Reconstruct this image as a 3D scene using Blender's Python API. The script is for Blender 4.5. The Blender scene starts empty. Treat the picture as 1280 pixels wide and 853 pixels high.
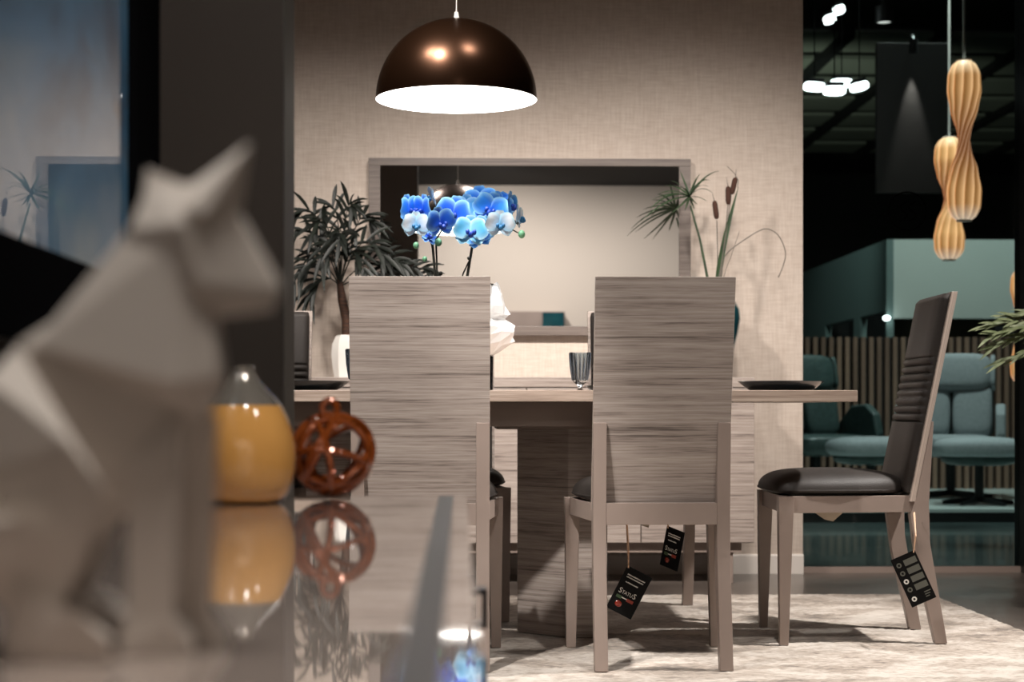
import bpy, bmesh, math, random
from mathutils import Vector, Matrix, Euler
R = random.Random(7)
PI = math.pi
scene = bpy.context.scene
COL = scene.collection

# ------------------------------------------------------------------ camera
FPX, HZ, CAMH = 2190.0, 512.0, 0.70          # focal length in px (1280 frame), horizon row, eye height
YAW = math.atan(65 / FPX)
cam_d = bpy.data.cameras.new('camera'); cam = bpy.data.objects.new('camera', cam_d); COL.objects.link(cam)
cam_d.sensor_width = 36; cam_d.lens = 36 * FPX / 1280
cam_d.shift_y = (HZ - 426.5) / 1280
cam.location = (0, 0, CAMH); cam.rotation_euler = (PI / 2, 0, -YAW)
cam_d.dof.use_dof = True; cam_d.dof.focus_distance = 4.85; cam_d.dof.aperture_fstop = 4.6
cam_d.clip_start = 0.02
scene.camera = cam

# ------------------------------------------------------------------ world, exposure
w = bpy.data.worlds.new('world'); scene.world = w; w.use_nodes = True
bg = w.node_tree.nodes['Background']; bg.inputs[0].default_value = (0.55, 0.62, 0.70, 1); bg.inputs[1].default_value = 0.012
vs = scene.view_settings
vs.view_transform = 'Standard'; vs.look = 'None'; vs.exposure = 0.0; vs.gamma = 1.0; vs.use_curve_mapping = False

# ------------------------------------------------------------------ lights (ceiling spots of the room, lamps of the hall, added fill lights)
def spot(name, loc, aim, power, size=70, blend=0.6, col=(1, 0.86, 0.74), rad=0.035):
    d = bpy.data.lights.new(name, 'SPOT'); d.energy = power; d.spot_size = math.radians(size); d.spot_blend = blend
    d.color = col; d.shadow_soft_size = rad
    o = bpy.data.objects.new(name, d); COL.objects.link(o); o.location = loc
    o.rotation_euler = (Vector(aim) - Vector(loc)).to_track_quat('-Z', 'Y').to_euler(); return o
def area(name, loc, aim, power, sx, sy, col):
    d = bpy.data.lights.new(name, 'AREA'); d.shape = 'RECTANGLE'; d.size = sx; d.size_y = sy; d.energy = power; d.color = col
    o = bpy.data.objects.new(name, d); COL.objects.link(o); o.location = loc
    o.rotation_euler = (Vector(aim) - Vector(loc)).to_track_quat('-Z', 'Y').to_euler(); return o
WARM = (1.0, 0.92, 0.85)
NEUT = (1.0, 0.95, 0.90)
for k, (x, ax, pw) in enumerate(((-1.3, -0.6, 260), (-0.7, 0.9, 340), (0.3, -0.3, 300), (0.9, 0.7, 260), (1.9, 1.1, 340))):
    spot('ceiling_spot_wall', (x, 4.9, 2.85), (ax, 7.5, 0.40), pw * 0.66, 64, 1.0, WARM, 0.12)
spot('ceiling_spot_chairs', (-0.62, 3.25, 2.85), (-0.16, 4.7, 0.80), 420, 28, 0.6, NEUT, 0.05)
spot('ceiling_spot_tagged', (-0.85, 3.3, 2.85), (0.56, 4.7, 0.6), 170, 24, 0.6, NEUT, 0.04)
spot('ceiling_spot_rug', (2.3, 4.9, 2.85), (1.15, 4.95, 0.2), 560, 66, 0.7, NEUT, 0.05)
spot('ceiling_spot_front', (0.8, 3.9, 2.85), (0.85, 4.6, 0.2), 110, 70, 0.8, NEUT, 0.05)
spot('ceiling_spot_orchid', (-0.5, 4.65, 2.85), (0.0, 5.45, 1.28), 290, 28, 0.6, NEUT, 0.05)
spot('ceiling_spot_cabinet', (0.0, 0.70, 2.85), (-0.2, 0.95, 0.6), 210, 50, 0.9, NEUT, 0.25)
spot('ceiling_spot_vase', (0.5, 1.3, 2.85), (-0.2, 2.1, 0.6), 150, 34, 0.8, NEUT, 0.03)
spot('fill_picture', (1.4, 0.9, 2.85), (-0.44, 1.3, 1.5), 78, 50, 0.9, NEUT, 0.10)  # added fill without a fixture, brightens the print
spot('fill_column', (0.3, 0.7, 2.85), (-0.4, 2.9, 1.2), 44, 60, 0.9, NEUT, 0.10)  # unseen fill light put in to lift the column
spot('fill_opposite', (0.3, -1.2, 2.9), (0.4, -3.0, 1.2), 250, 120, 0.9, NEUT, 0.10)  # added fill washing the opposite wall for the mirror view
spot('fill_opposite_right', (1.9, -1.2, 2.9), (1.9, -3.0, 1.0), 110, 120, 0.9, NEUT, 0.10)  # another added fill, for the right part of that wall
spot('fill_opposite_left', (-1.0, -1.2, 2.9), (-1.2, -3.0, 1.2), 170, 120, 0.9, NEUT, 0.10)  # added fill for the left part of the same wall
# the hall beyond the glass
TEALW = (0.86, 1.0, 0.97)
spot('hall_spot_chairs', (3.3, 12.05, 4.4), (3.2, 12.2, 0.4), 430, 70, 0.8, TEALW, 0.2)
spot('hall_spot_slats', (3.4, 12.3, 4.4), (3.4, 13.8, 0.5), 50, 60, 0.8, WARM, 0.2)
spot('hall_spot_booth', (4.3, 12.3, 4.3), (4.2, 14.3, 1.8), 220, 60, 0.9, TEALW, 0.2)
spot('hall_spot_side', (2.4, 14.2, 4.3), (3.5, 16.0, 1.5), 190, 66, 0.9, TEALW, 0.2)
spot('hall_spot_floor', (2.6, 9.4, 4.4), (2.6, 9.9, 0.0), 420, 70, 0.9, TEALW, 0.2)
spot('hall_fill_tiles', (2.6, 17.5, 2.2), (3.6, 21.5, 4.5), 150, 110, 0.9, (0.95, 1.0, 0.88), 0.2)  # unseen light added so the ceiling tiles show faintly
spot('hall_spot_beam', (3.10, 11.905, 3.12), (3.10, 11.925, 2.2), 30, 31, 0.7, (1, 0.93, 0.88), 0.006)

# ------------------------------------------------------------------ helpers
def W(px, py, Y):
    """point of the plane y = Y seen at photo pixel (px, py)"""
    r = (px - 640) / FPX; u = (HZ - py) / FPX
    d = Vector((r * math.cos(YAW) + math.sin(YAW), math.cos(YAW) - r * math.sin(YAW), u))
    return Vector((0, 0, CAMH)) + d * (Y / d.y)

def hard(o):
    m = o.modifiers.new('weighted_normal', 'WEIGHTED_NORMAL'); m.mode = 'FACE_AREA'; m.weight = 100; m.keep_sharp = True
class MB:
    def __init__(s): s.v = []; s.f = []; s.c = None
    def add(s, vs, fs, T=None):
        b = len(s.v)
        s.v += [tuple(T @ Vector(p)) if T else tuple(p) for p in vs]
        s.f += [tuple(i + b for i in f) for f in fs]; return s
    def hexa(s, p, T=None):      # 8 points: bottom loop then top loop
        return s.add(p, [(3, 2, 1, 0), (4, 5, 6, 7), (0, 1, 5, 4), (1, 2, 6, 5), (2, 3, 7, 6), (3, 0, 4, 7)], T)
    def box(s, x0, x1, y0, y1, z0, z1, T=None):
        return s.hexa([(x0, y0, z0), (x1, y0, z0), (x1, y1, z0), (x0, y1, z0), (x0, y0, z1), (x1, y0, z1), (x1, y1, z1), (x0, y1, z1)], T)
    def prism(s, pts, axis, a, b, T=None):   # polygon in the two other axes, extruded along axis
        n = len(pts)
        def mk(p, t):
            q = list(p); q.insert(axis, t); return tuple(q)
        vs = [mk(p, a) for p in pts] + [mk(p, b) for p in pts]
        fs = [tuple(range(n))[::-1], tuple(range(n, 2 * n))] + [(i, (i + 1) % n, n + (i + 1) % n, n + i) for i in range(n)]
        return s.add(vs, fs, T)
    def tube(s, pts, r, n=8, cap=True, closed=False):
        pts = [Vector(p) for p in pts]; m = len(pts)
        rs = r if isinstance(r, (list, tuple)) else [r] * m
        t0 = (pts[1] - pts[0]).normalized()
        u = t0.orthogonal().normalized(); b = len(s.v); rings = []
        for i, p in enumerate(pts):
            if closed: t = (pts[(i + 1) % m] - pts[i - 1]).normalized()
            else: t = (pts[min(i + 1, m - 1)] - pts[max(i - 1, 0)]).normalized()
            u = (u - t * u.dot(t)); u = u.normalized() if u.length > 1e-6 else t.orthogonal().normalized()
            w_ = t.cross(u)
            rings.append([tuple(p + (u * math.cos(2 * PI * k / n) + w_ * math.sin(2 * PI * k / n)) * rs[i]) for k in range(n)])
        for q in rings: s.v += q
        for i in range(m if closed else m - 1):
            for k in range(n):
                a0 = b + i * n; a1 = b + ((i + 1) % m) * n
                s.f.append((a0 + k, a0 + (k + 1) % n, a1 + (k + 1) % n, a1 + k))
        if cap and not closed:
            s.f.append(tuple(b + k for k in range(n))[::-1]); s.f.append(tuple(b + (m - 1) * n + k for k in range(n)))
        return s
    def lathe(s, prof, n=48, cx=0, cy=0, T=None, jit=None):
        b = len(s.v)
        for i, (r, z) in enumerate(prof):
            for k in range(n):
                a = 2 * PI * k / n; rr = r * (1 + (jit(i, k) if jit else 0))
                p = Vector((cx + rr * math.cos(a), cy + rr * math.sin(a), z)); s.v.append(tuple(T @ p if T else p))
        for i in range(len(prof) - 1):
            for k in range(n):
                s.f.append((b + i * n + k, b + i * n + (k + 1) % n, b + (i + 1) * n + (k + 1) % n, b + (i + 1) * n + k))
        return s
    def disc(s, r, z, n=48, cx=0, cy=0, up=True):
        b = len(s.v)
        s.v += [(cx + r * math.cos(2 * PI * k / n), cy + r * math.sin(2 * PI * k / n), z) for k in range(n)]
        s.f.append(tuple(range(b, b + n)) if up else tuple(range(b, b + n))[::-1]); return s
    def ell(s, c, r, n=16, m=10, T=None, pw=1.0):
        def sp(x): return math.copysign(abs(x) ** pw, x)
        b = len(s.v)
        for i in range(m + 1):
            th = -PI / 2 + PI * i / m
            for k in range(n):
                a = 2 * PI * k / n
                p = Vector((c[0] + r[0] * sp(math.cos(th)) * sp(math.cos(a)), c[1] + r[1] * sp(math.cos(th)) * sp(math.sin(a)), c[2] + r[2] * sp(math.sin(th))))
                s.v.append(tuple(T @ p if T else p))
        for i in range(m):
            for k in range(n):
                s.f.append((b + i * n + k, b + i * n + (k + 1) % n, b + (i + 1) * n + (k + 1) % n, b + (i + 1) * n + k))
        return s
    def leaf(s, pts, width, up=(0, 0, 1), fold=0.18, prof=None):
        """a leaf blade along pts: three verts across, a shallow V fold"""
        pts = [Vector(p) for p in pts]; m = len(pts); up = Vector(up); b = len(s.v)
        for i, p in enumerate(pts):
            t = (pts[min(i + 1, m - 1)] - pts[max(i - 1, 0)]).normalized()
            sd = t.cross(up); sd = sd.normalized() if sd.length > 1e-4 else t.orthogonal().normalized()
            nn = sd.cross(t).normalized(); u = i / (m - 1)
            k = prof(u) if prof else max(0.03, math.sin(PI * min(1, 0.12 + u * 0.88)) ** 0.8)
            hw = width * 0.5 * k
            s.v += [tuple(p - sd * hw + nn * hw * fold * 2), tuple(p), tuple(p + sd * hw + nn * hw * fold * 2)]
        for i in range(m - 1):
            for k in range(2): s.f.append((b + i * 3 + k, b + i * 3 + k + 1, b + i * 3 + 3 + k + 1, b + i * 3 + 3 + k))
        return s
    def hull(s, pts):
        bm = bmesh.new()
        for p in pts: bm.verts.new(p)
        bmesh.ops.convex_hull(bm, input=list(bm.verts))
        bmesh.ops.delete(bm, geom=[v for v in bm.verts if not v.link_faces], context='VERTS')
        bm.verts.index_update(); b = len(s.v)
        s.v += [tuple(v.co) for v in bm.verts]; s.f += [tuple(b + v.index for v in f.verts) for f in bm.faces]
        bm.free(); return s
    def mesh(s, name, mat, smooth=False, bevel=0, seg=2, fixn=True, ang=38):
        me = bpy.data.meshes.new(name); me.from_pydata(s.v, [], s.f); me.update()
        bm = bmesh.new(); bm.from_mesh(me)
        if fixn: bmesh.ops.recalc_face_normals(bm, faces=bm.faces)
        if bevel:
            es = [e for e in bm.edges if len(e.link_faces) == 2 and e.calc_face_angle(0) > 0.5]
            bmesh.ops.bevel(bm, geom=es, offset=bevel, segments=seg, affect='EDGES', profile=0.5, clamp_overlap=True)
        if smooth or bevel:
            a = math.radians(ang)
            for f in bm.faces: f.smooth = True
            for e in bm.edges:
                if len(e.link_faces) == 2 and e.calc_face_angle(0) > a: e.smooth = False
        bm.to_mesh(me); bm.free()
        me.materials.append(mat); return me
    def obj(s, name, mat, parent=None, smooth=False, bevel=0, seg=2, label=None, kind=None, fixn=True, ang=38, loc=None):
        o = bpy.data.objects.new(name, s.mesh(name, mat, smooth, bevel, seg, fixn, ang)); COL.objects.link(o)
        if parent: o.parent = parent
        if label: o['label'] = label
        if kind: o['kind'] = kind
        if loc is not None: o.location = loc
        if bevel: hard(o)
        return o

def inst(name, me, parent=None, loc=(0, 0, 0), rot=(0, 0, 0), scale=None):
    o = bpy.data.objects.new(name, me); COL.objects.link(o); o.parent = parent; o.location = loc; o.rotation_euler = rot
    if scale: o.scale = scale
    return o
def thing(name, label, cat, loc=(0, 0, 0), rz=0.0, group=None):
    o = bpy.data.objects.new(name, None); COL.objects.link(o); o.empty_display_size = 0.05
    o.location = loc; o.rotation_euler = (0, 0, rz); o['label'] = label; o['category'] = cat
    if group: o['group'] = group
    return o
def tag(o, label, cat, group=None):
    o['label'] = label; o['category'] = cat
    if group: o['group'] = group
    return o
def struct(o): o['kind'] = 'structure'; return o
def copy_tree(o, parent=None):
    c = o.copy(); COL.objects.link(c); c.parent = parent
    for ch in [k for k in ORIG if k.parent == o]: copy_tree(ch, c)
    return c
ORIG = []
def frz(): ORIG[:] = list(COL.objects)

# ------------------------------------------------------------------ materials
def sock(n, *names):
    for k in names:
        if k in n.inputs: return n.inputs[k]
def pmat(name, col, rough=0.5, metal=0.0, coat=0.0, spec=0.5, noise=None, bump=None, trans=0.0, sheen=0.0, coat_rough=0.03):
    m = bpy.data.materials.new(name); m.use_nodes = True; nt = m.node_tree; p = nt.nodes['Principled BSDF']
    p.inputs['Base Color'].default_value = (*col, 1); p.inputs['Roughness'].default_value = rough; p.inputs['Metallic'].default_value = metal
    p.inputs['Coat Weight'].default_value = coat; p.inputs['Coat Roughness'].default_value = coat_rough
    p.inputs['Specular IOR Level'].default_value = spec
    p.inputs['Transmission Weight'].default_value = trans
    if sheen: p.inputs['Sheen Weight'].default_value = sheen
    tc = nt.nodes.new('ShaderNodeTexCoord')
    if noise:   # (scale, second colour, detail, stretch)
        sc, c2, det, st = noise
        mp = nt.nodes.new('ShaderNodeMapping'); mp.inputs['Scale'].default_value = st
        oi = nt.nodes.new('ShaderNodeObjectInfo'); ad = nt.nodes.new('ShaderNodeVectorMath'); ad.operation = 'ADD'
        mu = nt.nodes.new('ShaderNodeVectorMath'); mu.operation = 'SCALE'; mu.inputs['Scale'].default_value = 17.0
        nt.links.new(oi.outputs['Random'], mu.inputs[0]); nt.links.new(tc.outputs['Object'], ad.inputs[0]); nt.links.new(mu.outputs[0], ad.inputs[1])
        nt.links.new(ad.outputs[0], mp.inputs['Vector'])
        nz = nt.nodes.new('ShaderNodeTexNoise'); nz.inputs['Scale'].default_value = sc; nz.inputs['Detail'].default_value = det
        nt.links.new(mp.outputs[0], nz.inputs['Vector'])
        rp = nt.nodes.new('ShaderNodeValToRGB'); rp.color_ramp.elements[0].position = 0.32; rp.color_ramp.elements[1].position = 0.68
        rp.color_ramp.elements[0].color = (*c2, 1); rp.color_ramp.elements[1].color = (*col, 1)
        nt.links.new(nz.outputs['Fac'], rp.inputs[0]); nt.links.new(rp.outputs[0], p.inputs['Base Color'])
    if bump:    # (scale, strength, stretch)
        mp2 = nt.nodes.new('ShaderNodeMapping'); mp2.inputs['Scale'].default_value = bump[2]
        nt.links.new(tc.outputs['Object'], mp2.inputs['Vector'])
        n2 = nt.nodes.new('ShaderNodeTexNoise'); n2.inputs['Scale'].default_value = bump[0]; n2.inputs['Detail'].default_value = 4
        nt.links.new(mp2.outputs[0], n2.inputs['Vector'])
        b = nt.nodes.new('ShaderNodeBump'); b.inputs['Strength'].default_value = bump[1]; b.inputs['Distance'].default_value = 0.003
        nt.links.new(n2.outputs['Fac'], b.inputs['Height']); nt.links.new(b.outputs[0], p.inputs['Normal'])
    return m
def lin(r, g, b):
    f = lambda c: (c / 255 / 12.92) if c / 255 <= 0.04045 else ((c / 255 + 0.055) / 1.055) ** 2.4
    return (f(r), f(g), f(b))
def emat(name, col, strength):
    m = bpy.data.materials.new(name); m.use_nodes = True; p = m.node_tree.nodes['Principled BSDF']
    p.inputs['Base Color'].default_value = (*col, 1); p.inputs['Emission Color'].default_value = (*col, 1); p.inputs['Emission Strength'].default_value = strength
    return m
def wood(name, light, mid, dark, rough=0.38, coat=0.0):
    m = pmat(name, light, rough, coat=coat); nt = m.node_tree; p = nt.nodes['Principled BSDF']; L = nt.links.new
    tc = nt.nodes.new('ShaderNodeTexCoord'); oi = nt.nodes.new('ShaderNodeObjectInfo')
    mu = nt.nodes.new('ShaderNodeVectorMath'); mu.operation = 'SCALE'; mu.inputs['Scale'].default_value = 11.0
    ad = nt.nodes.new('ShaderNodeVectorMath'); ad.operation = 'ADD'
    L(oi.outputs['Random'], mu.inputs[0]); L(tc.outputs['Object'], ad.inputs[0]); L(mu.outputs[0], ad.inputs[1])
    def nz(st, sc, det, dist=0.0):
        mp = nt.nodes.new('ShaderNodeMapping'); mp.inputs['Scale'].default_value = st; L(ad.outputs[0], mp.inputs['Vector'])
        n = nt.nodes.new('ShaderNodeTexNoise'); n.inputs['Scale'].default_value = sc; n.inputs['Detail'].default_value = det; n.inputs['Distortion'].default_value = dist
        L(mp.outputs[0], n.inputs['Vector']); return n
    a = nz((0.55, 0.5, 14), 2.0, 8, 0.6); b = nz((1.2, 1.0, 60), 2.4, 6); c = nz((7, 7, 260), 2.2, 3)
    r1 = nt.nodes.new('ShaderNodeValToRGB'); e = r1.color_ramp.elements
    e[0].position = 0.36; e[0].color = (*dark, 1); e[1].position = 0.60; e[1].color = (*light, 1)
    k = e.new(0.47); k.color = (*mid, 1)
    mx = nt.nodes.new('ShaderNodeMath'); mx.operation = 'MULTIPLY_ADD'; mx.inputs[1].default_value = 0.46; L(b.outputs['Fac'], mx.inputs[0])
    m2 = nt.nodes.new('ShaderNodeMath'); m2.operation = 'MULTIPLY_ADD'; m2.inputs[1].default_value = 0.26; L(a.outputs['Fac'], m2.inputs[0])
    m3 = nt.nodes.new('ShaderNodeMath'); m3.operation = 'MULTIPLY'; m3.inputs[1].default_value = 0.28; L(c.outputs['Fac'], m3.inputs[0])
    L(m3.outputs[0], m2.inputs[2]); L(m2.outputs[0], mx.inputs[2]); L(mx.outputs[0], r1.inputs[0]); L(r1.outputs[0], p.inputs['Base Color'])
    bp = nt.nodes.new('ShaderNodeBump'); bp.inputs['Strength'].default_value = 0.12; bp.inputs['Distance'].default_value = 0.001
    L(b.outputs['Fac'], bp.inputs['Height']); L(bp.outputs[0], p.inputs['Normal'])
    return m
M = {}
M['wood'] = wood('grey_wood', lin(180, 168, 160), lin(156, 143, 135), lin(98, 88, 83))
M['wood_dark'] = wood('grey_wood_dark', lin(128, 117, 110), lin(112, 101, 95), lin(84, 75, 70))
M['wood_edge'] = wood('grey_wood_edge', lin(190, 172, 158), lin(170, 150, 136), lin(140, 122, 110))
def edgewood():
    m = pmat('panel_edge', lin(178, 162, 150), 0.45); nt = m.node_tree; p = nt.nodes['Principled BSDF']; L = nt.links.new
    tc = nt.nodes.new('ShaderNodeTexCoord'); d = nt.nodes.new('ShaderNodeVectorMath'); d.operation = 'DOT_PRODUCT'; d.inputs[1].default_value = (0, 1, 0.2026)
    n = nt.nodes.new('ShaderNodeTexNoise'); n.noise_dimensions = '1D'; n.inputs['Scale'].default_value = 170; n.inputs['Detail'].default_value = 3
    r = nt.nodes.new('ShaderNodeValToRGB'); r.color_ramp.elements[0].position = 0.38; r.color_ramp.elements[1].position = 0.6
    r.color_ramp.elements[0].color = (*lin(140, 122, 112), 1); r.color_ramp.elements[1].color = (*lin(196, 180, 168), 1)
    L(tc.outputs['Object'], d.inputs[0]); L(d.outputs['Value'], n.inputs['W']); L(n.outputs['Fac'], r.inputs[0]); L(r.outputs[0], p.inputs['Base Color']); return m
M['panel_edge'] = edgewood()
M['taupe'] = pmat('taupe_lacquer', lin(150, 134, 125), 0.42, noise=(6, lin(144, 128, 119), 3, (1, 1, 1)))
M['leather'] = pmat('dark_leather', lin(48, 43, 40), 0.55, spec=0.35, bump=(220, 0.25, (1, 1, 1)))
M['gloss_taupe'] = pmat('gloss_taupe', lin(146, 132, 124), 0.10, coat=1.0)
M['gloss_top'] = pmat('glass_cabinet_top', lin(176, 160, 150), 0.035, coat=1.0)
M['steel'] = pmat('brushed_steel', lin(150, 150, 150), 0.22, 1.0)
M['dark_steel'] = pmat('dark_steel', lin(70, 70, 74), 0.25, 1.0)
M['inlay'] = pmat('grey_inlay', lin(72, 69, 68), 0.45, spec=0.25)
M['black'] = pmat('black_paint', lin(18, 18, 18), 0.5)
M['black_gloss'] = pmat('black_gloss', lin(14, 14, 16), 0.12, coat=0.5)
M['ceramic_black'] = pmat('black_stoneware', lin(20, 28, 34), 0.25, coat=0.3)
M['white'] = pmat('white_paint', lin(222, 216, 210), 0.45)
M['ceramic_white'] = pmat('white_glaze', lin(238, 234, 228), 0.12, coat=0.8)
M['paper'] = pmat('white_paper', lin(250, 250, 250), 0.7, sheen=0.2)
M['mirror'] = pmat('mirror_glass', (0.82, 0.82, 0.82), 0.0, 1.0)
M['bronze'] = pmat('bronze_shade', lin(52, 33, 21), 0.27, 0.9)
M['lamp_white'] = emat('lamp_inside', (1.0, 0.97, 0.93), 5.0)
M['cable'] = pmat('pale_cable', lin(190, 184, 178), 0.5)
M['leaf'] = pmat('palm_leaf', lin(25, 32, 24), 0.5, noise=(9, lin(12, 17, 13), 3, (1, 1, 1)))
M['leaf2'] = pmat('papyrus_leaf', lin(58, 82, 52), 0.5, noise=(14, lin(36, 54, 34), 3, (1, 1, 1)))
M['dry_leaf'] = pmat('dry_reed', lin(104, 96, 88), 0.6)
M['cattail'] = pmat('cattail_brown', lin(74, 48, 38), 0.95, bump=(400, 0.8, (1, 1, 1)))
M['olive'] = pmat('olive_leaf', lin(150, 160, 122), 0.5, noise=(30, lin(110, 124, 84), 2, (1, 1, 1)))
M['trunk'] = pmat('palm_trunk', lin(78, 48, 30), 0.8, noise=(20, lin(38, 24, 17), 4, (1, 1, 6)), bump=(40, 0.6, (1, 1, 5)))
M['teal_glaze'] = pmat('teal_glaze', lin(30, 78, 84), 0.12, coat=0.7, noise=(5, lin(14, 48, 56), 3, (1, 1, 1)))
M['amber'] = pmat('amber_glaze', lin(210, 154, 84), 0.10, coat=1.0)
M['chrome'] = pmat('smoky_silver', lin(150, 142, 132), 0.12, 0.55, coat=1.0)
M['amber_strand'] = pmat('copper_glass', lin(150, 74, 30), 0.10, 0.35, coat=1.0)
M['figurine'] = pmat('matt_ceramic', lin(196, 186, 176), 0.7)
M['bud'] = pmat('orchid_bud', lin(110, 170, 130), 0.5)
M['stem'] = pmat('dark_stem', lin(40, 40, 32), 0.6)
M['card'] = pmat('black_card', lin(8, 7, 7), 0.55, spec=0.15)
M['print_white'] = pmat('white_print', lin(225, 222, 215), 0.6)
M['print_grey'] = pmat('grey_print', lin(92, 92, 84), 0.6)
M['print_green'] = pmat('green_print', lin(64, 84, 56), 0.6)
M['print_red'] = pmat('red_print', lin(150, 56, 40), 0.6)
M['seal'] = pmat('red_seal', lin(120, 34, 20), 0.25, coat=0.6)
M['string'] = pmat('tag_string', lin(206, 168, 140), 0.8)
M['cloth_label'] = pmat('fabric_label', lin(196, 180, 160), 0.9)
M['teal_fabric'] = pmat('teal_upholstery', lin(158, 164, 166), 0.75, noise=(60, lin(142, 150, 152), 3, (1, 1, 1)))
M['teal_dark'] = pmat('dark_teal_leather', lin(66, 84, 82), 0.42, noise=(30, lin(54, 70, 68), 3, (1, 1, 1)))
M['slat'] = pmat('slat_brown', lin(140, 112, 94), 0.6, noise=(5, lin(108, 84, 70), 4, (1, 1, 0.15)))
M['slat_back'] = pmat('slat_backing', lin(20, 18, 17), 0.8)
M['booth'] = pmat('booth_panel', lin(206, 216, 208), 0.5)
M['booth_side'] = pmat('booth_side_panel', lin(120, 140, 136), 0.35, coat=0.4)
M['olive_band'] = pmat('olive_band', lin(84, 86, 70), 0.7)
M['hall_floor'] = pmat('hall_floor', lin(84, 96, 94), 0.14, coat=0.2, noise=(1.2, lin(66, 78, 78), 4, (1, 5, 1)))
M['stage'] = pmat('stage_floor', lin(190, 200, 196), 0.25)
M['hall_black'] = pmat('hall_black', lin(26, 28, 27), 0.8)
M['grey_panel'] = pmat('grey_felt_panel', lin(62, 58, 56), 0.95, bump=(300, 0.6, (1, 1, 1)))
M['ceil_tile'] = pmat('ceiling_tile', lin(150, 156, 140), 0.8)
M['led'] = emat('led_white', (0.93, 1.0, 1.0), 6)
M['downlight'] = emat('downlight_white', (1, 0.97, 0.92), 0.7)
M['frame_matt'] = pmat('matt_black_frame', lin(9, 9, 10), 0.8, spec=0.0)
M['decal'] = pmat('black_decal', (0.001, 0.001, 0.001), 0.9, spec=0.0)
M['column'] = pmat('column_paint', lin(98, 89, 82), 0.6, noise=(2.5, lin(92, 83, 77), 3, (1, 1, 1)))
M['column_side_lit'] = pmat('column_side_lit', lin(112, 108, 102), 0.65, spec=0.3)
M['dark_wall'] = pmat('dark_wall', lin(20, 19, 19), 0.7, spec=0.1)
M['beige_wall'] = pmat('beige_wall', lin(204, 192, 180), 0.8)
M['ceiling'] = pmat('black_ceiling', lin(22, 21, 20), 0.9)
M['base_white'] = pmat('baseboard_white', lin(236, 228, 220), 0.5)
M['frame_black'] = pmat('aluminium_black', lin(20, 20, 20), 0.35)

# linen wallpaper: fine warp and weft
def wallpaper():
    m = pmat('linen_wallpaper', lin(206, 190, 176), 0.85); nt = m.node_tree; p = nt.nodes['Principled BSDF']; L = nt.links.new
    tc = nt.nodes.new('ShaderNodeTexCoord'); fac = []
    for st in ((14, 14, 190), (190, 14, 10), (30, 30, 30)):
        mp = nt.nodes.new('ShaderNodeMapping'); mp.inputs['Scale'].default_value = st; L(tc.outputs['Object'], mp.inputs[0])
        n = nt.nodes.new('ShaderNodeTexNoise'); n.inputs['Scale'].default_value = 1.0; n.inputs['Detail'].default_value = 4; L(mp.outputs[0], n.inputs['Vector']); fac.append(n)
    a = nt.nodes.new('ShaderNodeMath'); a.operation = 'ADD'; L(fac[0].outputs['Fac'], a.inputs[0]); L(fac[1].outputs['Fac'], a.inputs[1])
    b = nt.nodes.new('ShaderNodeMath'); b.operation = 'MULTIPLY_ADD'; b.inputs[1].default_value = 0.5; L(fac[2].outputs['Fac'], b.inputs[0]); L(a.outputs[0], b.inputs[2])
    r = nt.nodes.new('ShaderNodeValToRGB'); r.color_ramp.elements[0].position = 0.85; r.color_ramp.elements[1].position = 1.55
    mr = nt.nodes.new('ShaderNodeMapRange'); mr.inputs[1].default_value = 0.9; mr.inputs[2].default_value = 1.6; L(b.outputs[0], mr.inputs[0])
    r.color_ramp.elements[0].position = 0.0; r.color_ramp.elements[1].position = 1.0
    r.color_ramp.elements[0].color = (*lin(196, 180, 167), 1); r.color_ramp.elements[1].color = (*lin(216, 203, 191), 1)
    L(mr.outputs[0], r.inputs[0]); L(r.outputs[0], p.inputs['Base Color'])
    bp = nt.nodes.new('ShaderNodeBump'); bp.inputs['Strength'].default_value = 0.25; bp.inputs['Distance'].default_value = 0.002
    L(a.outputs[0], bp.inputs['Height']); L(bp.outputs[0], p.inputs['Normal']); return m
M['wallpaper'] = wallpaper()
def rugmat():
    m = pmat('rug_pile', lin(214, 202, 188), 0.95, sheen=0.4); nt = m.node_tree; p = nt.nodes['Principled BSDF']; L = nt.links.new
    tc = nt.nodes.new('ShaderNodeTexCoord')
    def nz(st, sc, d):
        mp = nt.nodes.new('ShaderNodeMapping'); mp.inputs['Scale'].default_value = st; L(tc.outputs['Object'], mp.inputs[0])
        n = nt.nodes.new('ShaderNodeTexNoise'); n.inputs['Scale'].default_value = sc; n.inputs['Detail'].default_value = d; n.inputs['Distortion'].default_value = 0.8
        L(mp.outputs[0], n.inputs['Vector']); return n
    a = nz((1.0, 1.5, 1), 3.2, 8); b = nz((3, 6, 1), 9, 5)
    mx = nt.nodes.new('ShaderNodeMath'); mx.operation = 'MULTIPLY_ADD'; mx.inputs[1].default_value = 0.6; L(a.outputs['Fac'], mx.inputs[0])
    m3 = nt.nodes.new('ShaderNodeMath'); m3.operation = 'MULTIPLY'; m3.inputs[1].default_value = 0.4; L(b.outputs['Fac'], m3.inputs[0]); L(m3.outputs[0], mx.inputs[2])
    r = nt.nodes.new('ShaderNodeValToRGB'); e = r.color_ramp.elements
    e[0].position = 0.38; e[0].color = (*lin(122, 111, 102), 1); e[1].position = 0.58; e[1].color = (*lin(216, 206, 195), 1)
    k = e.new(0.46); k.color = (*lin(172, 157, 143), 1)
    L(mx.outputs[0], r.inputs[0]); L(r.outputs[0], p.inputs['Base Color'])
    c = nz((1, 1, 1), 180, 3); bp = nt.nodes.new('ShaderNodeBump'); bp.inputs['Strength'].default_value = 0.6; bp.inputs['Distance'].default_value = 0.004
    L(c.outputs['Fac'], bp.inputs['Height']); L(bp.outputs[0], p.inputs['Normal']); return m
M['rug'] = rugmat()
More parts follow.
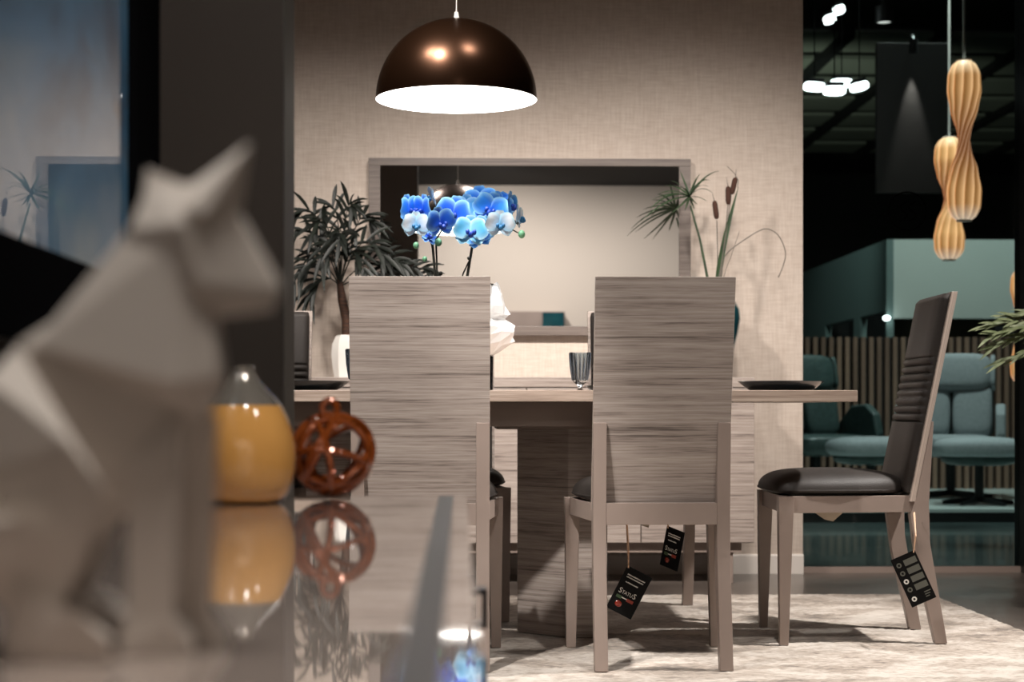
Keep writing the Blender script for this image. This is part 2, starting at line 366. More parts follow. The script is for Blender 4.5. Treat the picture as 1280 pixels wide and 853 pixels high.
M['floor'] = wood('laminate_floor', lin(112, 102, 95), lin(100, 91, 85), lin(86, 78, 73), 0.28, 0.15)
def glassmat(name, tint, gloss=1.0):
    m = bpy.data.materials.new(name); m.use_nodes = True; nt = m.node_tree; nt.nodes.clear(); L = nt.links.new
    out = nt.nodes.new('ShaderNodeOutputMaterial'); mix = nt.nodes.new('ShaderNodeMixShader')
    fr = nt.nodes.new('ShaderNodeFresnel'); fr.inputs['IOR'].default_value = 1.5
    tr = nt.nodes.new('ShaderNodeBsdfTransparent'); tr.inputs[0].default_value = (*tint, 1)
    gl = nt.nodes.new('ShaderNodeBsdfGlossy'); gl.inputs['Roughness'].default_value = 0.0; gl.inputs['Color'].default_value = (gloss, gloss, gloss, 1)
    L(fr.outputs[0], mix.inputs[0]); L(tr.outputs[0], mix.inputs[1]); L(gl.outputs[0], mix.inputs[2]); L(mix.outputs[0], out.inputs[0]); return m
M['pane'] = glassmat('tinted_pane', (0.88, 0.93, 0.92), 0.6)
M['clear'] = glassmat('drinking_glass', (0.80, 0.84, 0.86))
M['smoke'] = pmat('smoky_flute', lin(128, 138, 150), 0.08, trans=0.6)
M['clear_base'] = pmat('thick_glass', (0.9, 0.93, 0.95), 0.02, trans=1.0)
def canvas():
    m = pmat('blue_grey_print', lin(92, 112, 124), 0.5, coat=1.0, coat_rough=0.01); nt = m.node_tree; p = nt.nodes['Principled BSDF']; L = nt.links.new
    tc = nt.nodes.new('ShaderNodeTexCoord')
    def nz(st, sc, d, rot=(0, 0, 0)):
        mp = nt.nodes.new('ShaderNodeMapping'); mp.inputs['Scale'].default_value = st; mp.inputs['Rotation'].default_value = rot; L(tc.outputs['Object'], mp.inputs[0])
        n = nt.nodes.new('ShaderNodeTexNoise'); n.inputs['Scale'].default_value = sc; n.inputs['Detail'].default_value = d; n.inputs['Distortion'].default_value = 0.7
        L(mp.outputs[0], n.inputs['Vector']); return n
    a = nz((1, 1.0, 1.6), 2.4, 5, (0.6, 0, 0)); b = nz((1, 1.2, 4), 2.2, 6, (0.7, 0, 0))
    r = nt.nodes.new('ShaderNodeValToRGB'); e = r.color_ramp.elements
    e[0].position = 0.32; e[0].color = (*lin(34, 62, 84), 1); e[1].position = 0.66; e[1].color = (*lin(116, 134, 144), 1)
    k = e.new(0.5); k.color = (*lin(66, 108, 138), 1)
    L(a.outputs['Fac'], r.inputs[0])
    r2 = nt.nodes.new('ShaderNodeValToRGB'); r2.color_ramp.elements[0].position = 0.60; r2.color_ramp.elements[1].position = 0.72
    r2.color_ramp.elements[0].color = (0, 0, 0, 1); r2.color_ramp.elements[1].color = (1, 1, 1, 1); L(b.outputs['Fac'], r2.inputs[0])
    mx = nt.nodes.new('ShaderNodeMix'); mx.data_type = 'RGBA'; L(r2.outputs[0], mx.inputs[0]); L(r.outputs[0], mx.inputs[6]); mx.inputs[7].default_value = (*lin(70, 58, 54), 1)
    L(mx.outputs[2], p.inputs['Base Color']); return m
M['canvas'] = canvas()
def petalmat():
    m = pmat('orchid_petal', (0.1, 0.4, 0.9), 0.5); nt = m.node_tree; p = nt.nodes['Principled BSDF']
    a = nt.nodes.new('ShaderNodeAttribute'); a.attribute_name = 'tint'; nt.links.new(a.outputs['Color'], p.inputs['Base Color'])
    p.inputs['Subsurface Weight'].default_value = 0.0; return m
M['petal'] = petalmat()
def veneer():
    m = bpy.data.materials.new('lit_veneer'); m.use_nodes = True; nt = m.node_tree; p = nt.nodes['Principled BSDF']
    p.inputs['Base Color'].default_value = (*lin(214, 160, 104), 1); p.inputs['Roughness'].default_value = 0.5
    at = nt.nodes.new('ShaderNodeAttribute'); at.attribute_name = 'tint'
    nt.links.new(at.outputs['Color'], p.inputs['Emission Color']); p.inputs['Emission Strength'].default_value = 1.15; return m
M['veneer'] = veneer()

# ------------------------------------------------------------------ setting: the room
FZ = -0.012                                   # floor level; the rug's top is z = 0
WY = 7.55                                     # back wall
struct(MB().box(-2.4, 3.3, -3.1, WY + 0.15, FZ - 0.1, FZ).obj('floor', M['floor']))
struct(MB().box(-2.4, 3.3, -3.1, WY + 0.15, 3.02, 3.12).obj('ceiling', M['ceiling']))
struct(MB().box(-2.4, 1.486, WY, WY + 0.14, FZ, 3.02).obj('wall_back', M['wallpaper'], bevel=0.004))
struct(MB().box(-2.4, 3.3, -3.2, -3.1, FZ, 3.02).obj('wall_opposite', M['beige_wall']))
struct(MB().box(-0.56, -0.44, -3.1, 2.46, FZ, 3.02).obj('wall_left', M['dark_wall']))
struct(MB().box(-2.5, -2.4, -3.1, WY + 0.14, FZ, 3.02).obj('wall_left_far', M['dark_wall']))
struct(MB().box(3.3, 3.4, -3.1, WY + 0.15, FZ, 3.02).obj('wall_right', M['dark_wall']))
struct(MB().box(-0.75, -0.291, 2.88, 3.06, FZ, 3.02).obj('column', M['column'], bevel=0.002))
struct(MB().box(-0.2915, -0.2880, 2.884, 3.056, FZ, 3.01).obj('column_lit_face_1', M['column_side_lit']))  # sheet on the column's side face, its lit tone put into a paler colour
struct(MB().prism([(WY - 0.012, FZ), (WY, FZ), (WY, FZ + 0.085), (WY - 0.007, FZ + 0.085), (WY - 0.012, FZ + 0.078)], 0, -2.4, 1.486).obj('baseboard_back', M['base_white']))
# glazed opening right of the back wall
JX0, JX1 = 2.447, 2.62
wn = bpy.data.objects.new('window_1', None); COL.objects.link(wn); wn['kind'] = 'structure'; wn.location = (1.486, WY + 0.05, FZ)
def wl(x0, x1, y0, y1, z0, z1, name, mat, **k): return MB().box(x0 - 1.486, x1 - 1.486, y0 - WY - 0.05, y1 - WY - 0.05, z0 - FZ, z1 - FZ).obj(name, mat, wn, **k)
wl(1.486, JX0, WY + 0.03, WY + 0.07, FZ, FZ + 0.026, 'bottom_rail', M['taupe'])
wl(1.486, JX0, WY + 0.03, WY + 0.07, 2.98, 3.02, 'top_rail', M['frame_black'])
wl(1.486, JX0, WY + 0.044, WY + 0.054, FZ + 0.026, 2.98, 'pane', M['pane'])
wl(JX0, JX1, WY - 0.06, WY + 0.12, FZ, 3.02, 'jamb', M['frame_black'], bevel=0.004)
struct(MB().box(JX1, 3.3, WY, WY + 0.14, FZ, 3.02).obj('wall_back_right', M['dark_wall']))

# decal on the glass: a ring with two S strokes
dc = thing('glass_decal', 'dark round decal with two S shaped strokes on the glass pane', 'decal', W(1134, 264, WY + 0.043))
ring = [(0.083 * math.cos(2 * PI * k / 48), 0, 0.083 * math.sin(2 * PI * k / 48)) for k in range(48)]
MB().tube(ring, 0.003, 6, closed=True).obj('ring', M['decal'], dc, smooth=True)
for sx in (-0.016, 0.022):
    pts = []
    for t in range(25):
        u = t / 24; a = math.sin(u * 2 * PI)
        pts.append((sx + 0.022 * a * (1 if u < .5 else 1) + (u - .5) * 0.03, 0, -0.042 + 0.084 * u))
    MB().tube(pts, 0.0045, 6).obj('stroke', M['decal'], dc, smooth=True)

# rug
g = MB(); nx, ny = 260, 220
RX0, RX1, RY0, RY1 = -1.5, 1.795, 3.3, 6.62
rr = random.Random(3)
for j in range(ny + 1):
    for i in range(nx + 1):
        ed = (i in (0, nx)) or (j in (0, ny))
        g.v.append((RX0 + (RX1 - RX0) * i / nx + (rr.uniform(-.004, .004) if ed else 0), RY0 + (RY1 - RY0) * j / ny + (rr.uniform(-.004, .004) if ed else 0), (FZ + 0.001) if ed else rr.uniform(-0.0035, 0.0)))
for j in range(ny):
    for i in range(nx): a = j * (nx + 1) + i; g.f.append((a, a + 1, a + nx + 2, a + nx + 1))
tag(g.obj('rug', M['rug'], smooth=True, fixn=False, ang=180), 'cream and taupe mottled rug lying under the dining table and chairs', 'rug')

# ------------------------------------------------------------------ mirror on the back wall
mx0, mx1, mz0, mz1 = W(460.5, 300, WY - .05).x, W(863.7, 300, WY - .05).x, 1.017, 1.777
mr = thing('wall_mirror', 'wide wall mirror in a grey wood frame above the sideboard', 'mirror', ((mx0 + mx1) / 2, WY, mz0))
hw = (mx1 - mx0) / 2; hh = mz1 - mz0; fs = 0.05; ft = 0.032; fb = 0.040
def bar(a, b, c, d): return MB().box(a, b, -0.045, -0.001, c, d)
bar(-hw, hw, hh - ft, hh).obj('frame_rail', M['wood_dark'], mr, bevel=0.002)
bar(-hw, hw, 0, fb).obj('frame_rail', M['wood_dark'], mr, bevel=0.002)
bar(-hw, -hw + fs, fb, hh - ft).obj('frame_stile', M['wood_dark'], mr, bevel=0.002)
bar(hw - fs, hw, fb, hh - ft).obj('frame_stile', M['wood_dark'], mr, bevel=0.002)
MB().add([(-hw + fs, -0.036, fb), (hw - fs, -0.036, fb), (hw - fs, -0.036, hh - ft), (-hw + fs, -0.036, hh - ft),
          (-hw + fs, -0.030, fb), (hw - fs, -0.030, fb), (hw - fs, -0.030, hh - ft), (-hw + fs, -0.030, hh - ft)],
         [(0, 1, 2, 3), (7, 6, 5, 4), (0, 4, 5, 1), (1, 5, 6, 2), (2, 6, 7, 3), (3, 7, 4, 0)]).obj('mirror_glass', M['mirror'], mr, label='silvered glass of the mirror')

# wall cabinet on the opposite wall (seen only in the mirror)
wc = thing('wall_cabinet', 'low taupe wall cabinet with a dark glazed door, seen in the mirror', 'cabinet', (0.62, -3.1, 1.42))
MB().box(-0.45, 0.45, 0, 0.28, 0, 0.28).obj('body', M['taupe'], wc, bevel=0.004)
MB().box(0.22, 0.44, 0.28, 0.30, 0.01, 0.27).obj('door', M['teal_glaze'], wc, bevel=0.003, label='dark green glazed door')

# ------------------------------------------------------------------ sideboard under the mirror
sx0, sx1, sy0, sy1 = -0.66, 1.20, 7.10, 7.52
sb = thing('sideboard', 'long grey wood sideboard on slim legs below the wall mirror', 'sideboard', ((sx0 + sx1) / 2, (sy0 + sy1) / 2, FZ))
def SB(): return MB()
hx = (sx1 - sx0) / 2; hy = (sy1 - sy0) / 2
MB().box(-hx, hx, -hy + 0.02, hy, 0.166, 0.802).obj('body', M['wood'], sb, bevel=0.003)
MB().box(-hx, hx, -hy, hy, 0.802, 0.842).obj('top', M['wood'], sb, bevel=0.003)
for k in range(4):
    a = -hx + k * (2 * hx / 4) + 0.002; MB().box(a, a + 2 * hx / 4 - 0.004, -hy, -hy + 0.019, 0.170, 0.798).obj('door', M['wood'], sb, bevel=0.002)
MB().box(-hx + 0.02, hx - 0.05, -hy + 0.03, hy - 0.02, 0.128, 0.166).obj('plinth_rail', M['taupe'], sb)
for x in (-hx + 0.06, hx - 0.10):
    for y in (-hy + 0.06, hy - 0.03): MB().box(x - 0.018, x + 0.018, y - 0.018, y + 0.018, 0, 0.13).obj('leg', M['taupe'], sb, bevel=0.002)
SBT = FZ + 0.842                              # sideboard top level

# ------------------------------------------------------------------ dining table
TX0, TX1, TY0, TY1, TT = -1.16, 1.142, 5.0, 5.95, 0.755
tb = thing('dining_table', 'grey wood dining table on two slab pedestals, laid with plates', 'table', ((TX0 + TX1) / 2, (TY0 + TY1) / 2, 0))
cx, cy = tb.location.x, tb.location.y
MB().box(TX0 - cx, TX1 - cx, TY0 - cy, TY1 - cy, TT - 0.033, TT).obj('tabletop', M['wood_edge'], tb, bevel=0.0025)
for (a, b) in ((-0.80, 0.80),):
    MB().box(a, b, -0.36, -0.335, TT - 0.105, TT - 0.033).obj('apron', M['taupe'], tb, bevel=0.002)
    MB().box(a, b, 0.335, 0.36, TT - 0.105, TT - 0.033).obj('apron', M['taupe'], tb, bevel=0.002)
    MB().box(a, a + 0.025, -0.335, 0.335, TT - 0.105, TT - 0.033).obj('apron', M['taupe'], tb, bevel=0.002)
    MB().box(b - 0.025, b, -0.335, 0.335, TT - 0.105, TT - 0.033).obj('apron', M['taupe'], tb, bevel=0.002)
for s in (1, -1):
    P = [(0.19, 0.03), (0.34, -0.12), (0.46, -0.12), (0.46, 0.12), (0.34, 0.12), (0.19, 0.06)]
    P = [(s * x, y) for x, y in P]
    MB().prism(P, 2, 0.0, TT - 0.115).obj('pedestal', M['wood'], tb, bevel=0.003)
    MB().box(min(s * .12, s * .5), max(s * .12, s * .5), -0.2, 0.2, TT - 0.115, TT - 0.033).obj('pedestal_head', M['taupe'], tb)

# ------------------------------------------------------------------ dining chairs (local: +y is the front)
def chair_parts(t):
    # rear posts: splayed at the foot, thin behind the panel at the top
    prof = [(-0.269, 0), (-0.217, 0.30), (-0.214, 0.42), (-0.228, 0.664), (-0.222, 0.664), (-0.176, 0.440), (-0.158, 0.385), (-0.176, 0.25), (-0.233, 0)]
    for s in (-1, 1):
        a, b = (0.150, 0.186) if s > 0 else (-0.186, -0.150)
        MB().prism(prof, 0, a, b).obj('rear_post', M['taupe'], t, bevel=0.0018)
    # back panel
    pb = [(-0.1725, 0.424), (-0.1535, 0.424), (-0.281, 1.052), (-0.300, 1.052)]
    bpan = MB().prism(pb, 0, -0.187, 0.187).obj('back_panel', M['wood'], t, bevel=0.0015)
    bpan.data.materials.append(M['panel_edge'])
    for f in bpan.data.polygons:
        if abs(f.normal.x) > 0.6: f.material_index = 1
    # padded back with eight stitched ribs
    d = Vector((0, -0.281 + 0.157, 0.612)).normalized(); n = Vector((0, d.z, -d.y)); o = Vector((0, -0.157, 0.440))
    Ltot = 0.612 / d.z; rows = []
    s0, s1, k = 0.225, 0.425, 8
    N = 150
    for i in range(N + 1):
        s = 0.01 + (Ltot - 0.016) * i / N
        th = 0.024 * min(1, ((s - 0.004) / 0.02) ** 0.5) * min(1, max(0.0, (Ltot - s) / 0.022) ** 0.5 if s < Ltot else 0)
        if s0 - 0.002 <= s <= s1 + 0.002:
            u = ((s - s0) / (s1 - s0) * k) % 1.0
            th *= 0.50 + 0.62 * abs(math.sin(PI * u)) ** 0.55
        rows.append((s, max(th, 0.001)))
    g = MB(); xs = [-0.178, -0.176, -0.170, -0.155, -0.08, 0, 0.08, 0.155, 0.170, 0.176, 0.178]
    fx = [0.0, 0.45, 0.78, 1, 1, 1, 1, 1, 0.78, 0.45, 0.0]
    for (s, th) in rows:
        for x, f in zip(xs, fx):
            xx = x * (1 - 0.03 * max(0, (s - Ltot + 0.02) / 0.02)); p = o + d * s + n * (th * f + 0.0005); g.v.append((xx, p.y, p.z))
    W_ = len(xs)
    for i in range(N):
        for j in range(W_ - 1): a = i * W_ + j; g.f.append((a, a + 1, a + W_ + 1, a + W_))
    g.obj('back_pad', M['leather'], t, smooth=True, ang=60)
    # seat cushion: trapezoid, domed
    g = MB(); nx, nyy = 22, 22
    def cus(u, v, top):
        yy = -0.165 + 0.425 * v; hwid = 0.178 + 0.054 * v
        a = abs(2 * u - 1); b = abs(2 * v - 1)
        e = (1 - a ** 5) ** 0.5 * (1 - b ** 5) ** 0.5
        k_ = 1 - 0.16 * (a * b) ** 3
        x = (2 * u - 1) * hwid * k_; y_ = 0.0475 + (yy - 0.0475) * k_
        return (x, y_, 0.458 + (0.052 * e + 0.010 * (1 - a * a) * (1 - b * b) if top else -0.018 * e))
    for top in (True, False):
        b0 = len(g.v)
        for j in range(nyy + 1):
            for i in range(nx + 1):
                uu = 0.5 - 0.5 * math.cos(PI * i / nx); vv = 0.5 - 0.5 * math.cos(PI * j / nyy); g.v.append(cus(uu, vv, top))
        for j in range(nyy):
            for i in range(nx):
                a = b0 + j * (nx + 1) + i; q = (a, a + 1, a + nx + 2, a + nx + 1); g.f.append(q if top else q[::-1])
    cu = g.obj('seat_cushion', M['leather'], t, smooth=True, ang=80)
    pts = []
    for q in range(64):
        a = 2 * PI * q / 64
        def sq(c): return math.copysign(abs(c) ** 0.35, c)
        u = 0.5 + 0.5 * sq(math.cos(a)); v = 0.5 + 0.5 * sq(math.sin(a)); p = cus(min(max(u, 0), 1), min(max(v, 0), 1), True); pts.append((p[0], p[1], 0.458))
    MB().tube(pts, 0.0035, 6, closed=True).obj('piping', M['leather'], cu, smooth=True)
    # rails
    z0, z1 = 0.392, 0.442
    for s in (-1, 1):
        q = [(s * 0.150, -0.17), (s * 0.176, -0.17), (s * 0.222, 0.22), (s * 0.196, 0.22)]
        MB().prism(q, 2, z0, z1).obj('side_rail', M['taupe'], t, bevel=0.0015)
        xo, xi = s * 0.233, s * 0.187; bo, bi = s * 0.227, s * 0.199
        MB().hexa([(bo, 0.212, 0), (bi, 0.212, 0), (bi, 0.238, 0), (bo, 0.238, 0), (xo, 0.196, 0.442), (xi, 0.196, 0.442), (xi, 0.242, 0.442), (xo, 0.242, 0.442)]).obj('front_leg', M['taupe'], t, bevel=0.0018)
    MB().box(-0.190, 0.190, 0.205, 0.231, z0, z1).obj('front_rail', M['taupe'], t, bevel=0.0015)
    MB().box(-0.150, 0.150, -0.214, -0.186, 0.388, 0.447).obj('rear_rail', M['taupe'], t, bevel=0.0015)
    MB().box(-0.150, 0.150, -0.19, 0.21, 0.400, 0.438).obj('seat_base', M['black'], t)
chairs = [
    ('chair', 'grey wood chair seen from behind, left of the two nearest chairs', W(525, 512, 4.68).x, 4.93, 0.0),
    ('chair', 'grey wood chair seen from behind with black tags hanging under its seat', W(828, 512, 4.68).x, 4.93, 0.012),
    ('chair', 'dark leather chair in side view at the right end of the table', 1.192, 5.385, PI / 2 - 0.03),
    ('chair', 'far side chair hidden behind the nearest tagged chair, front legs showing', 0.645, 6.0, PI),
    ('chair', 'far side chair behind the orchid, mostly hidden by the left near chair', -0.065, 6.0, PI),
    ('chair', 'far side chair beside the dark column, only its dark leather back showing', -0.715, 6.0, PI)]
c0 = thing('dining_chair', chairs[0][1], 'chair', (0, 0, 0), 0, 'dining chairs around the table'); chair_parts(c0); frz()
CH = []
for i, (_, lab, x, y, rz) in enumerate(chairs):
    c = c0 if i == 0 else copy_tree(c0)
    c.location = (x, y, 0); c.rotation_euler = (0, 0, rz); c['label'] = lab; CH.append(c)
# cloth labels poking out below two seats
def flap(ch, pts): MB().add(pts, [(0, 1, 2, 3)]).obj('fabric_label', M['cloth_label'], ch, label='pale fabric label hanging below the seat')
flap(CH[1], [(-0.10, -0.10, 0.402), (-0.015, -0.09, 0.402), (-0.022, -0.10, 0.372), (-0.06, -0.105, 0.386)])
flap(CH[2], [(-0.14, 0.14, 0.402), (-0.14, 0.02, 0.402), (-0.142, 0.065, 0.362), (-0.142, 0.09, 0.368)])

# ------------------------------------------------------------------ hang tags
def text_mesh(txt, size, mat, parent, loc, name='lettering', depth=0.0004, sx=1.0):
    cu = bpy.data.curves.new(name, 'FONT'); cu.body = txt; cu.size = size; cu.align_x = 'CENTER'; cu.align_y = 'CENTER'; cu.extrude = depth / 2; cu.resolution_u = 3
    tmp = bpy.data.objects.new('tmp', cu); COL.objects.link(tmp); bpy.context.view_layer.update()
    me = bpy.data.meshes.new_from_object(tmp.evaluated_get(bpy.context.evaluated_depsgraph_get())); bpy.data.objects.remove(tmp)
    me.materials.clear(); me.materials.append(mat); me.name = name
    o = bpy.data.objects.new(name, me); COL.objects.link(o); o.parent = parent; o.location = loc; o.rotation_euler = (PI / 2, 0, 0); o.scale = (sx, 1, 1); return o
def tagbase(label, px, py, Y, roll, yaw, wd, ht, grp, string_to, sx=0.006):
    t = thing('hang_tag', label, 'tag', W(px, py, Y), 0, grp); t.rotation_euler = Euler((0, roll, yaw), 'XYZ')
    MB().box(0, wd, -0.0008, 0.0008, -ht, 0).obj('card', M['card'], t)
    bpy.context.view_layer.update()
    inv = t.matrix_world.inverted(); q = inv @ string_to
    m = MB()
    m.tube([(sx, 0, -0.006), (sx * .6 + q.x * .4, -0.003, q.z * .4), q], 0.0022, 5); m.tube([(sx, 0.001, -0.006), (sx * .5 + q.x * .5 - 0.003, 0.004, q.z * .5), q + Vector((-.003, 0, 0))], 0.0012, 5)
    m.obj('string', M['string'], t, smooth=True); return t
def front_print(t, wd, ht):
    y = -0.0011; rr = random.Random(5)
    for (zz, x0, x1, th) in ((-0.021, 0.012, 0.064, 0.0034), (-0.028, 0.012, 0.064, 0.0034), (-0.042, 0.016, 0.052, 0.0034)):
        m = MB(); x = x0 * wd / 0.078
        while x < x1 * wd / 0.078:
            l = rr.uniform(0.0012, 0.0026); m.box(x, x + l, y - 0.0002, y + 0.0003, zz * ht / 0.13 - th / 2, zz * ht / 0.13 + th / 2 * rr.choice((0.5, 1, 1))); x += l + 0.0007
        m.obj('fine_print', M['print_white'], t)
    k = wd / 0.078; h = ht / 0.13
    text_mesh('S', 0.021 * k, M['print_white'], t, (0.0145 * k, y, -0.070 * h)); text_mesh('TATU', 0.0145 * k, M['print_white'], t, (0.036 * k, y, -0.0715 * h), sx=0.86); text_mesh('S', 0.021 * k, M['print_white'], t, (0.0575 * k, y, -0.070 * h))
    zz = -0.0855 * h
    for (a, b, mm) in ((0.010, 0.026, 'print_green'), (0.026, 0.042, 'print_white'), (0.042, 0.062, 'print_red')):
        hh_ = 0.006 if mm != 'print_white' else 0.002
        MB().box(a * k, b * k, y - 0.0002, y + 0.0003, zz - hh_, zz + hh_ * 0.5).obj('colour_bar', M[mm], t)
    MB().ell((0.026 * k, -0.001, -0.106 * h), (0.010 * k, 0.0025, 0.009 * h), 14, 8).obj('wax_seal', M['seal'], t, smooth=True)
bpy.context.view_layer.update()
t1 = tagbase('larger black card tag with STATUS print, hanging left under the tagged chair', 784.5, 707, 5.0, math.radians(27.5), 0.0, 0.080, 0.134, 'black tags on the chairs', W(784, 656, 5.0)); front_print(t1, 0.080, 0.134)
t2 = tagbase('smaller turned black tag hanging right under the tagged chair', 834, 657.5, 5.08, math.radians(14), -0.85, 0.070, 0.118, 'black tags on the chairs', W(835, 651, 5.08)); front_print(t2, 0.070, 0.118)
t3 = tagbase('black tag with round icons hanging at the side view chair', 1113, 701, 5.06, math.radians(-24.5), -0.12, 0.076, 0.150, 'black tags on the chairs', W(1143, 641, 5.17), 0.070)
for k in range(5):
    zc = -0.024 - 0.0255 * k - (0.004 if k == 4 else 0)
    MB().lathe([(0.0001, 0), (0.0075, 0), (0.0075, 0.0006), (0.0001, 0.0006)], 16, T=Matrix.Translation((0.016, -0.0009, zc)) @ Matrix.Rotation(PI / 2, 4, 'X')).obj('icon', M['print_white'] if k in (2, 4) else M['print_grey'], t3)
    if k < 4: MB().box(0.032, 0.070, -0.0012, -0.0007, zc - 0.009, zc + 0.009).obj('text_block', M['print_grey'], t3)
    else:
        for q in range(3): MB().box(0.050, 0.070 - 0.004 * q, -0.0012, -0.0007, zc + 0.006 - 0.007 * q, zc + 0.009 - 0.007 * q).obj('text_line', M['print_grey'], t3)
    MB().box(0.013, 0.019, -0.0018, -0.0014, zc - 0.003, zc + 0.003).obj('icon_mark', M['card'], t3)

# ------------------------------------------------------------------ on the table
def plate(x, y, r, h, label):
    t = MB(); pr = [(0.0005, 0.002), (r * 0.60, 0.002), (r * 0.66, 0.0), (r * 0.78, h * 0.30), (r * 0.92, h * 0.74), (r, h), (r * 0.985, h + 0.001), (r * 0.90, h * 0.78), (r * 0.72, h * 0.34), (r * 0.6, 0.009), (0.0005, 0.008)]
    o = t.lathe(pr, 56).obj('plate', M['ceramic_black'], smooth=True, ang=50, loc=(x, y, TT)); tag(o, label, 'plate', 'black plates on the table'); return o
plate(W(976, 480, 5.4).x, 5.4, 0.1345, 0.031, 'black plate at the right end of the table')
plate(W(438, 480, 5.35).x - 0.145, 5.35, 0.145, 0.030, 'large black plate at the left end, beside the dark column')
plate(W(729.5, 480, 5.75).x + 0.135, 5.75, 0.135, 0.022, 'black plate mostly hidden behind the tagged chair')
def tumbler(x, y, label):
    t = thing('ribbed_glass', label, 'glass', (x, y, TT), 0, 'ribbed drinking glasses')
    g = MB(); n = 64
    prof = [(0.0235, 0.036), (0.026, 0.045), (0.030, 0.08), (0.0345, 0.127), (0.0325, 0.127), (0.028, 0.08), (0.024, 0.048), (0.0215, 0.040)]
    g.lathe(prof, n, jit=lambda i, k: (0.045 if i < 3 else 0.0) * math.cos(2 * PI * k / n * 16)); g.obj('bowl', M['clear'], t, smooth=True, ang=60)
    f = MB()
    for k in range(16):
        a = 2 * PI * k / 16
        f.tube([(0.0245 * math.cos(a), 0.0245 * math.sin(a), 0.038), (0.031 * math.cos(a), 0.031 * math.sin(a), 0.08), (0.0352 * math.cos(a), 0.0352 * math.sin(a), 0.125)], [0.0022, 0.0024, 0.0012], 5)
    f.obj('rib', M['smoke'], t, smooth=True, label='dark smoky flutes of the glass')
    MB().lathe([(0.0005, 0.0), (0.021, 0.0), (0.021, 0.003), (0.008, 0.009), (0.006, 0.014), (0.010, 0.022), (0.0225, 0.034), (0.0235, 0.04), (0.0005, 0.040)], 32).obj('foot', M['clear_base'], t, smooth=True)
    return t
tumbler(W(725, 480, 5.6).x, 5.6, 'ribbed clear drinking glass beside the tagged chair back')
tumbler(W(431.5, 480, 5.3).x + 0.036, 5.3, 'ribbed drinking glass at the left edge of the near left chair')

# orchid in a dark pot with a crumpled white wrap
OX, OY = W(575, 500, 5.47).x, 5.47
orc = thing('blue_orchid', 'blue and white orchid with dark stems in the middle of the table', 'plant', (OX, OY, TT))
MB().lathe([(0.0005, 0), (0.100, 0), (0.104, 0.004), (0.106, 0.11), (0.10, 0.112), (0.098, 0.10), (0.0005, 0.10)], 40).obj('pot', M['black_gloss'], orc, smooth=True)
rw = random.Random(11); nn = 26
jt = {(i, k): rw.uniform(-0.10, 0.10) for i in range(12) for k in range(nn)}
wrp = [(0.094, 0.108), (0.125, 0.122), (0.160, 0.150), (0.172, 0.178), (0.168, 0.205), (0.140, 0.226), (0.132, 0.232), (0.156, 0.244), (0.150, 0.265), (0.136, 0.295), (0.118, 0.335)]
g = MB().lathe(wrp, nn, jit=lambda i, k: jt[(i, k)] * (0.9 if i > 0 else 0.2))
g.v = [(x, y, z + rw.uniform(-0.007, 0.007)) for x, y, z in g.v]
g.obj('paper_wrap', M['paper'], orc, label='crumpled white paper wrap around the pot')
g = MB().lathe([(0.114, 0.334), (0.10, 0.30), (0.0005, 0.29)], nn); g.obj('moss', M['stem'], orc)
def ol(px, py, dy=0.0): return W(px, py, OY + dy) - Vector((OX, OY, TT))
for pts, r in (([(545, 400, 0), (544, 346, 0), (541, 310, -0.01), (535, 280, -0.02), (524, 262, -.02)], 0.0042), ([(548, 400, 0), (546, 330, 0), (545, 300, -.01), (560, 275, -.01)], 0.003),
               ([(578, 400, 0), (584, 346, 0), (590, 310, 0), (600, 280, 0), (625, 266, 0), (648, 280, 0)], 0.0045), ([(574, 360, 0), (579, 342, 0), (587, 325, 0)], 0.0025),
               ([(548, 346, 0), (551, 342, -.01)], 0.005), ([(636, 285, 0), (645, 290, -0.01), (652, 293, -0.01)], 0.002)):
    MB().tube([ol(*p) for p in pts], r, 6).obj('stem', M['stem'], orc, smooth=True)
for (px, py, r) in ((652, 293, 0.013), (548, 303, 0.013), (520, 307, 0.011), (531, 324, 0.009), (586, 323, 0.006), (551, 342, 0.007)):
    MB().ell(ol(px, py, -0.02), (r * 0.85, r * 0.85, r), 12, 8).obj('bud', M['bud'] if r > 0.008 else M['stem'], orc, smooth=True)
def petal_mesh(L, Wd, cols, cup, base=0.12, rnd=0.5):
    """petal along +z from the origin, facing -y; tint runs from the throat to the rim"""
    g = MB(); nu, nv = 9, 8; tint = []
    for j in range(nv + 1):
        v = j / nv; hw_ = Wd * 0.5 * (max(0.0, 1 - (2 * abs(v - (0.5 + 0.06)) / (1.0 + 0.12)) ** 2.2) ** rnd) + Wd * base * 0.5 * (1 - v)
        for i in range(nu + 1):
            u = 2 * i / nu - 1
            y = -cup * (0.9 * v * v) + 0.35 * cup * u * u * 0.8 + 0.05 * L * math.sin(3 * u + 5 * v) * 0.3
            g.v.append((u * hw_, y, v * L)); e = max(abs(u), abs(2 * v - 1) if v > 0.5 else 0) ** 4
            c = [cols[0][q] * (1 - v) ** 1.5 + cols[1][q] * (1 - (1 - v) ** 1.5) for q in range(3)]
            vein = 0.93 + 0.07 * math.cos(u * 16)
            tint.append([(c[q] * vein) * (1 - e) + cols[2][q] * e for q in range(3)])
    for j in range(nv):
        for i in range(nu): a = j * (nu + 1) + i; g.f.append((a, a + 1, a + nu + 2, a + nu + 1))
    me = g.mesh('petal', M['petal'], smooth=True, fixn=False, ang=180)
    ca = me.color_attributes.new('tint', 'FLOAT_COLOR', 'POINT')
    for k, c in enumerate(tint): ca.data[k].color = (*c, 1)
    return me
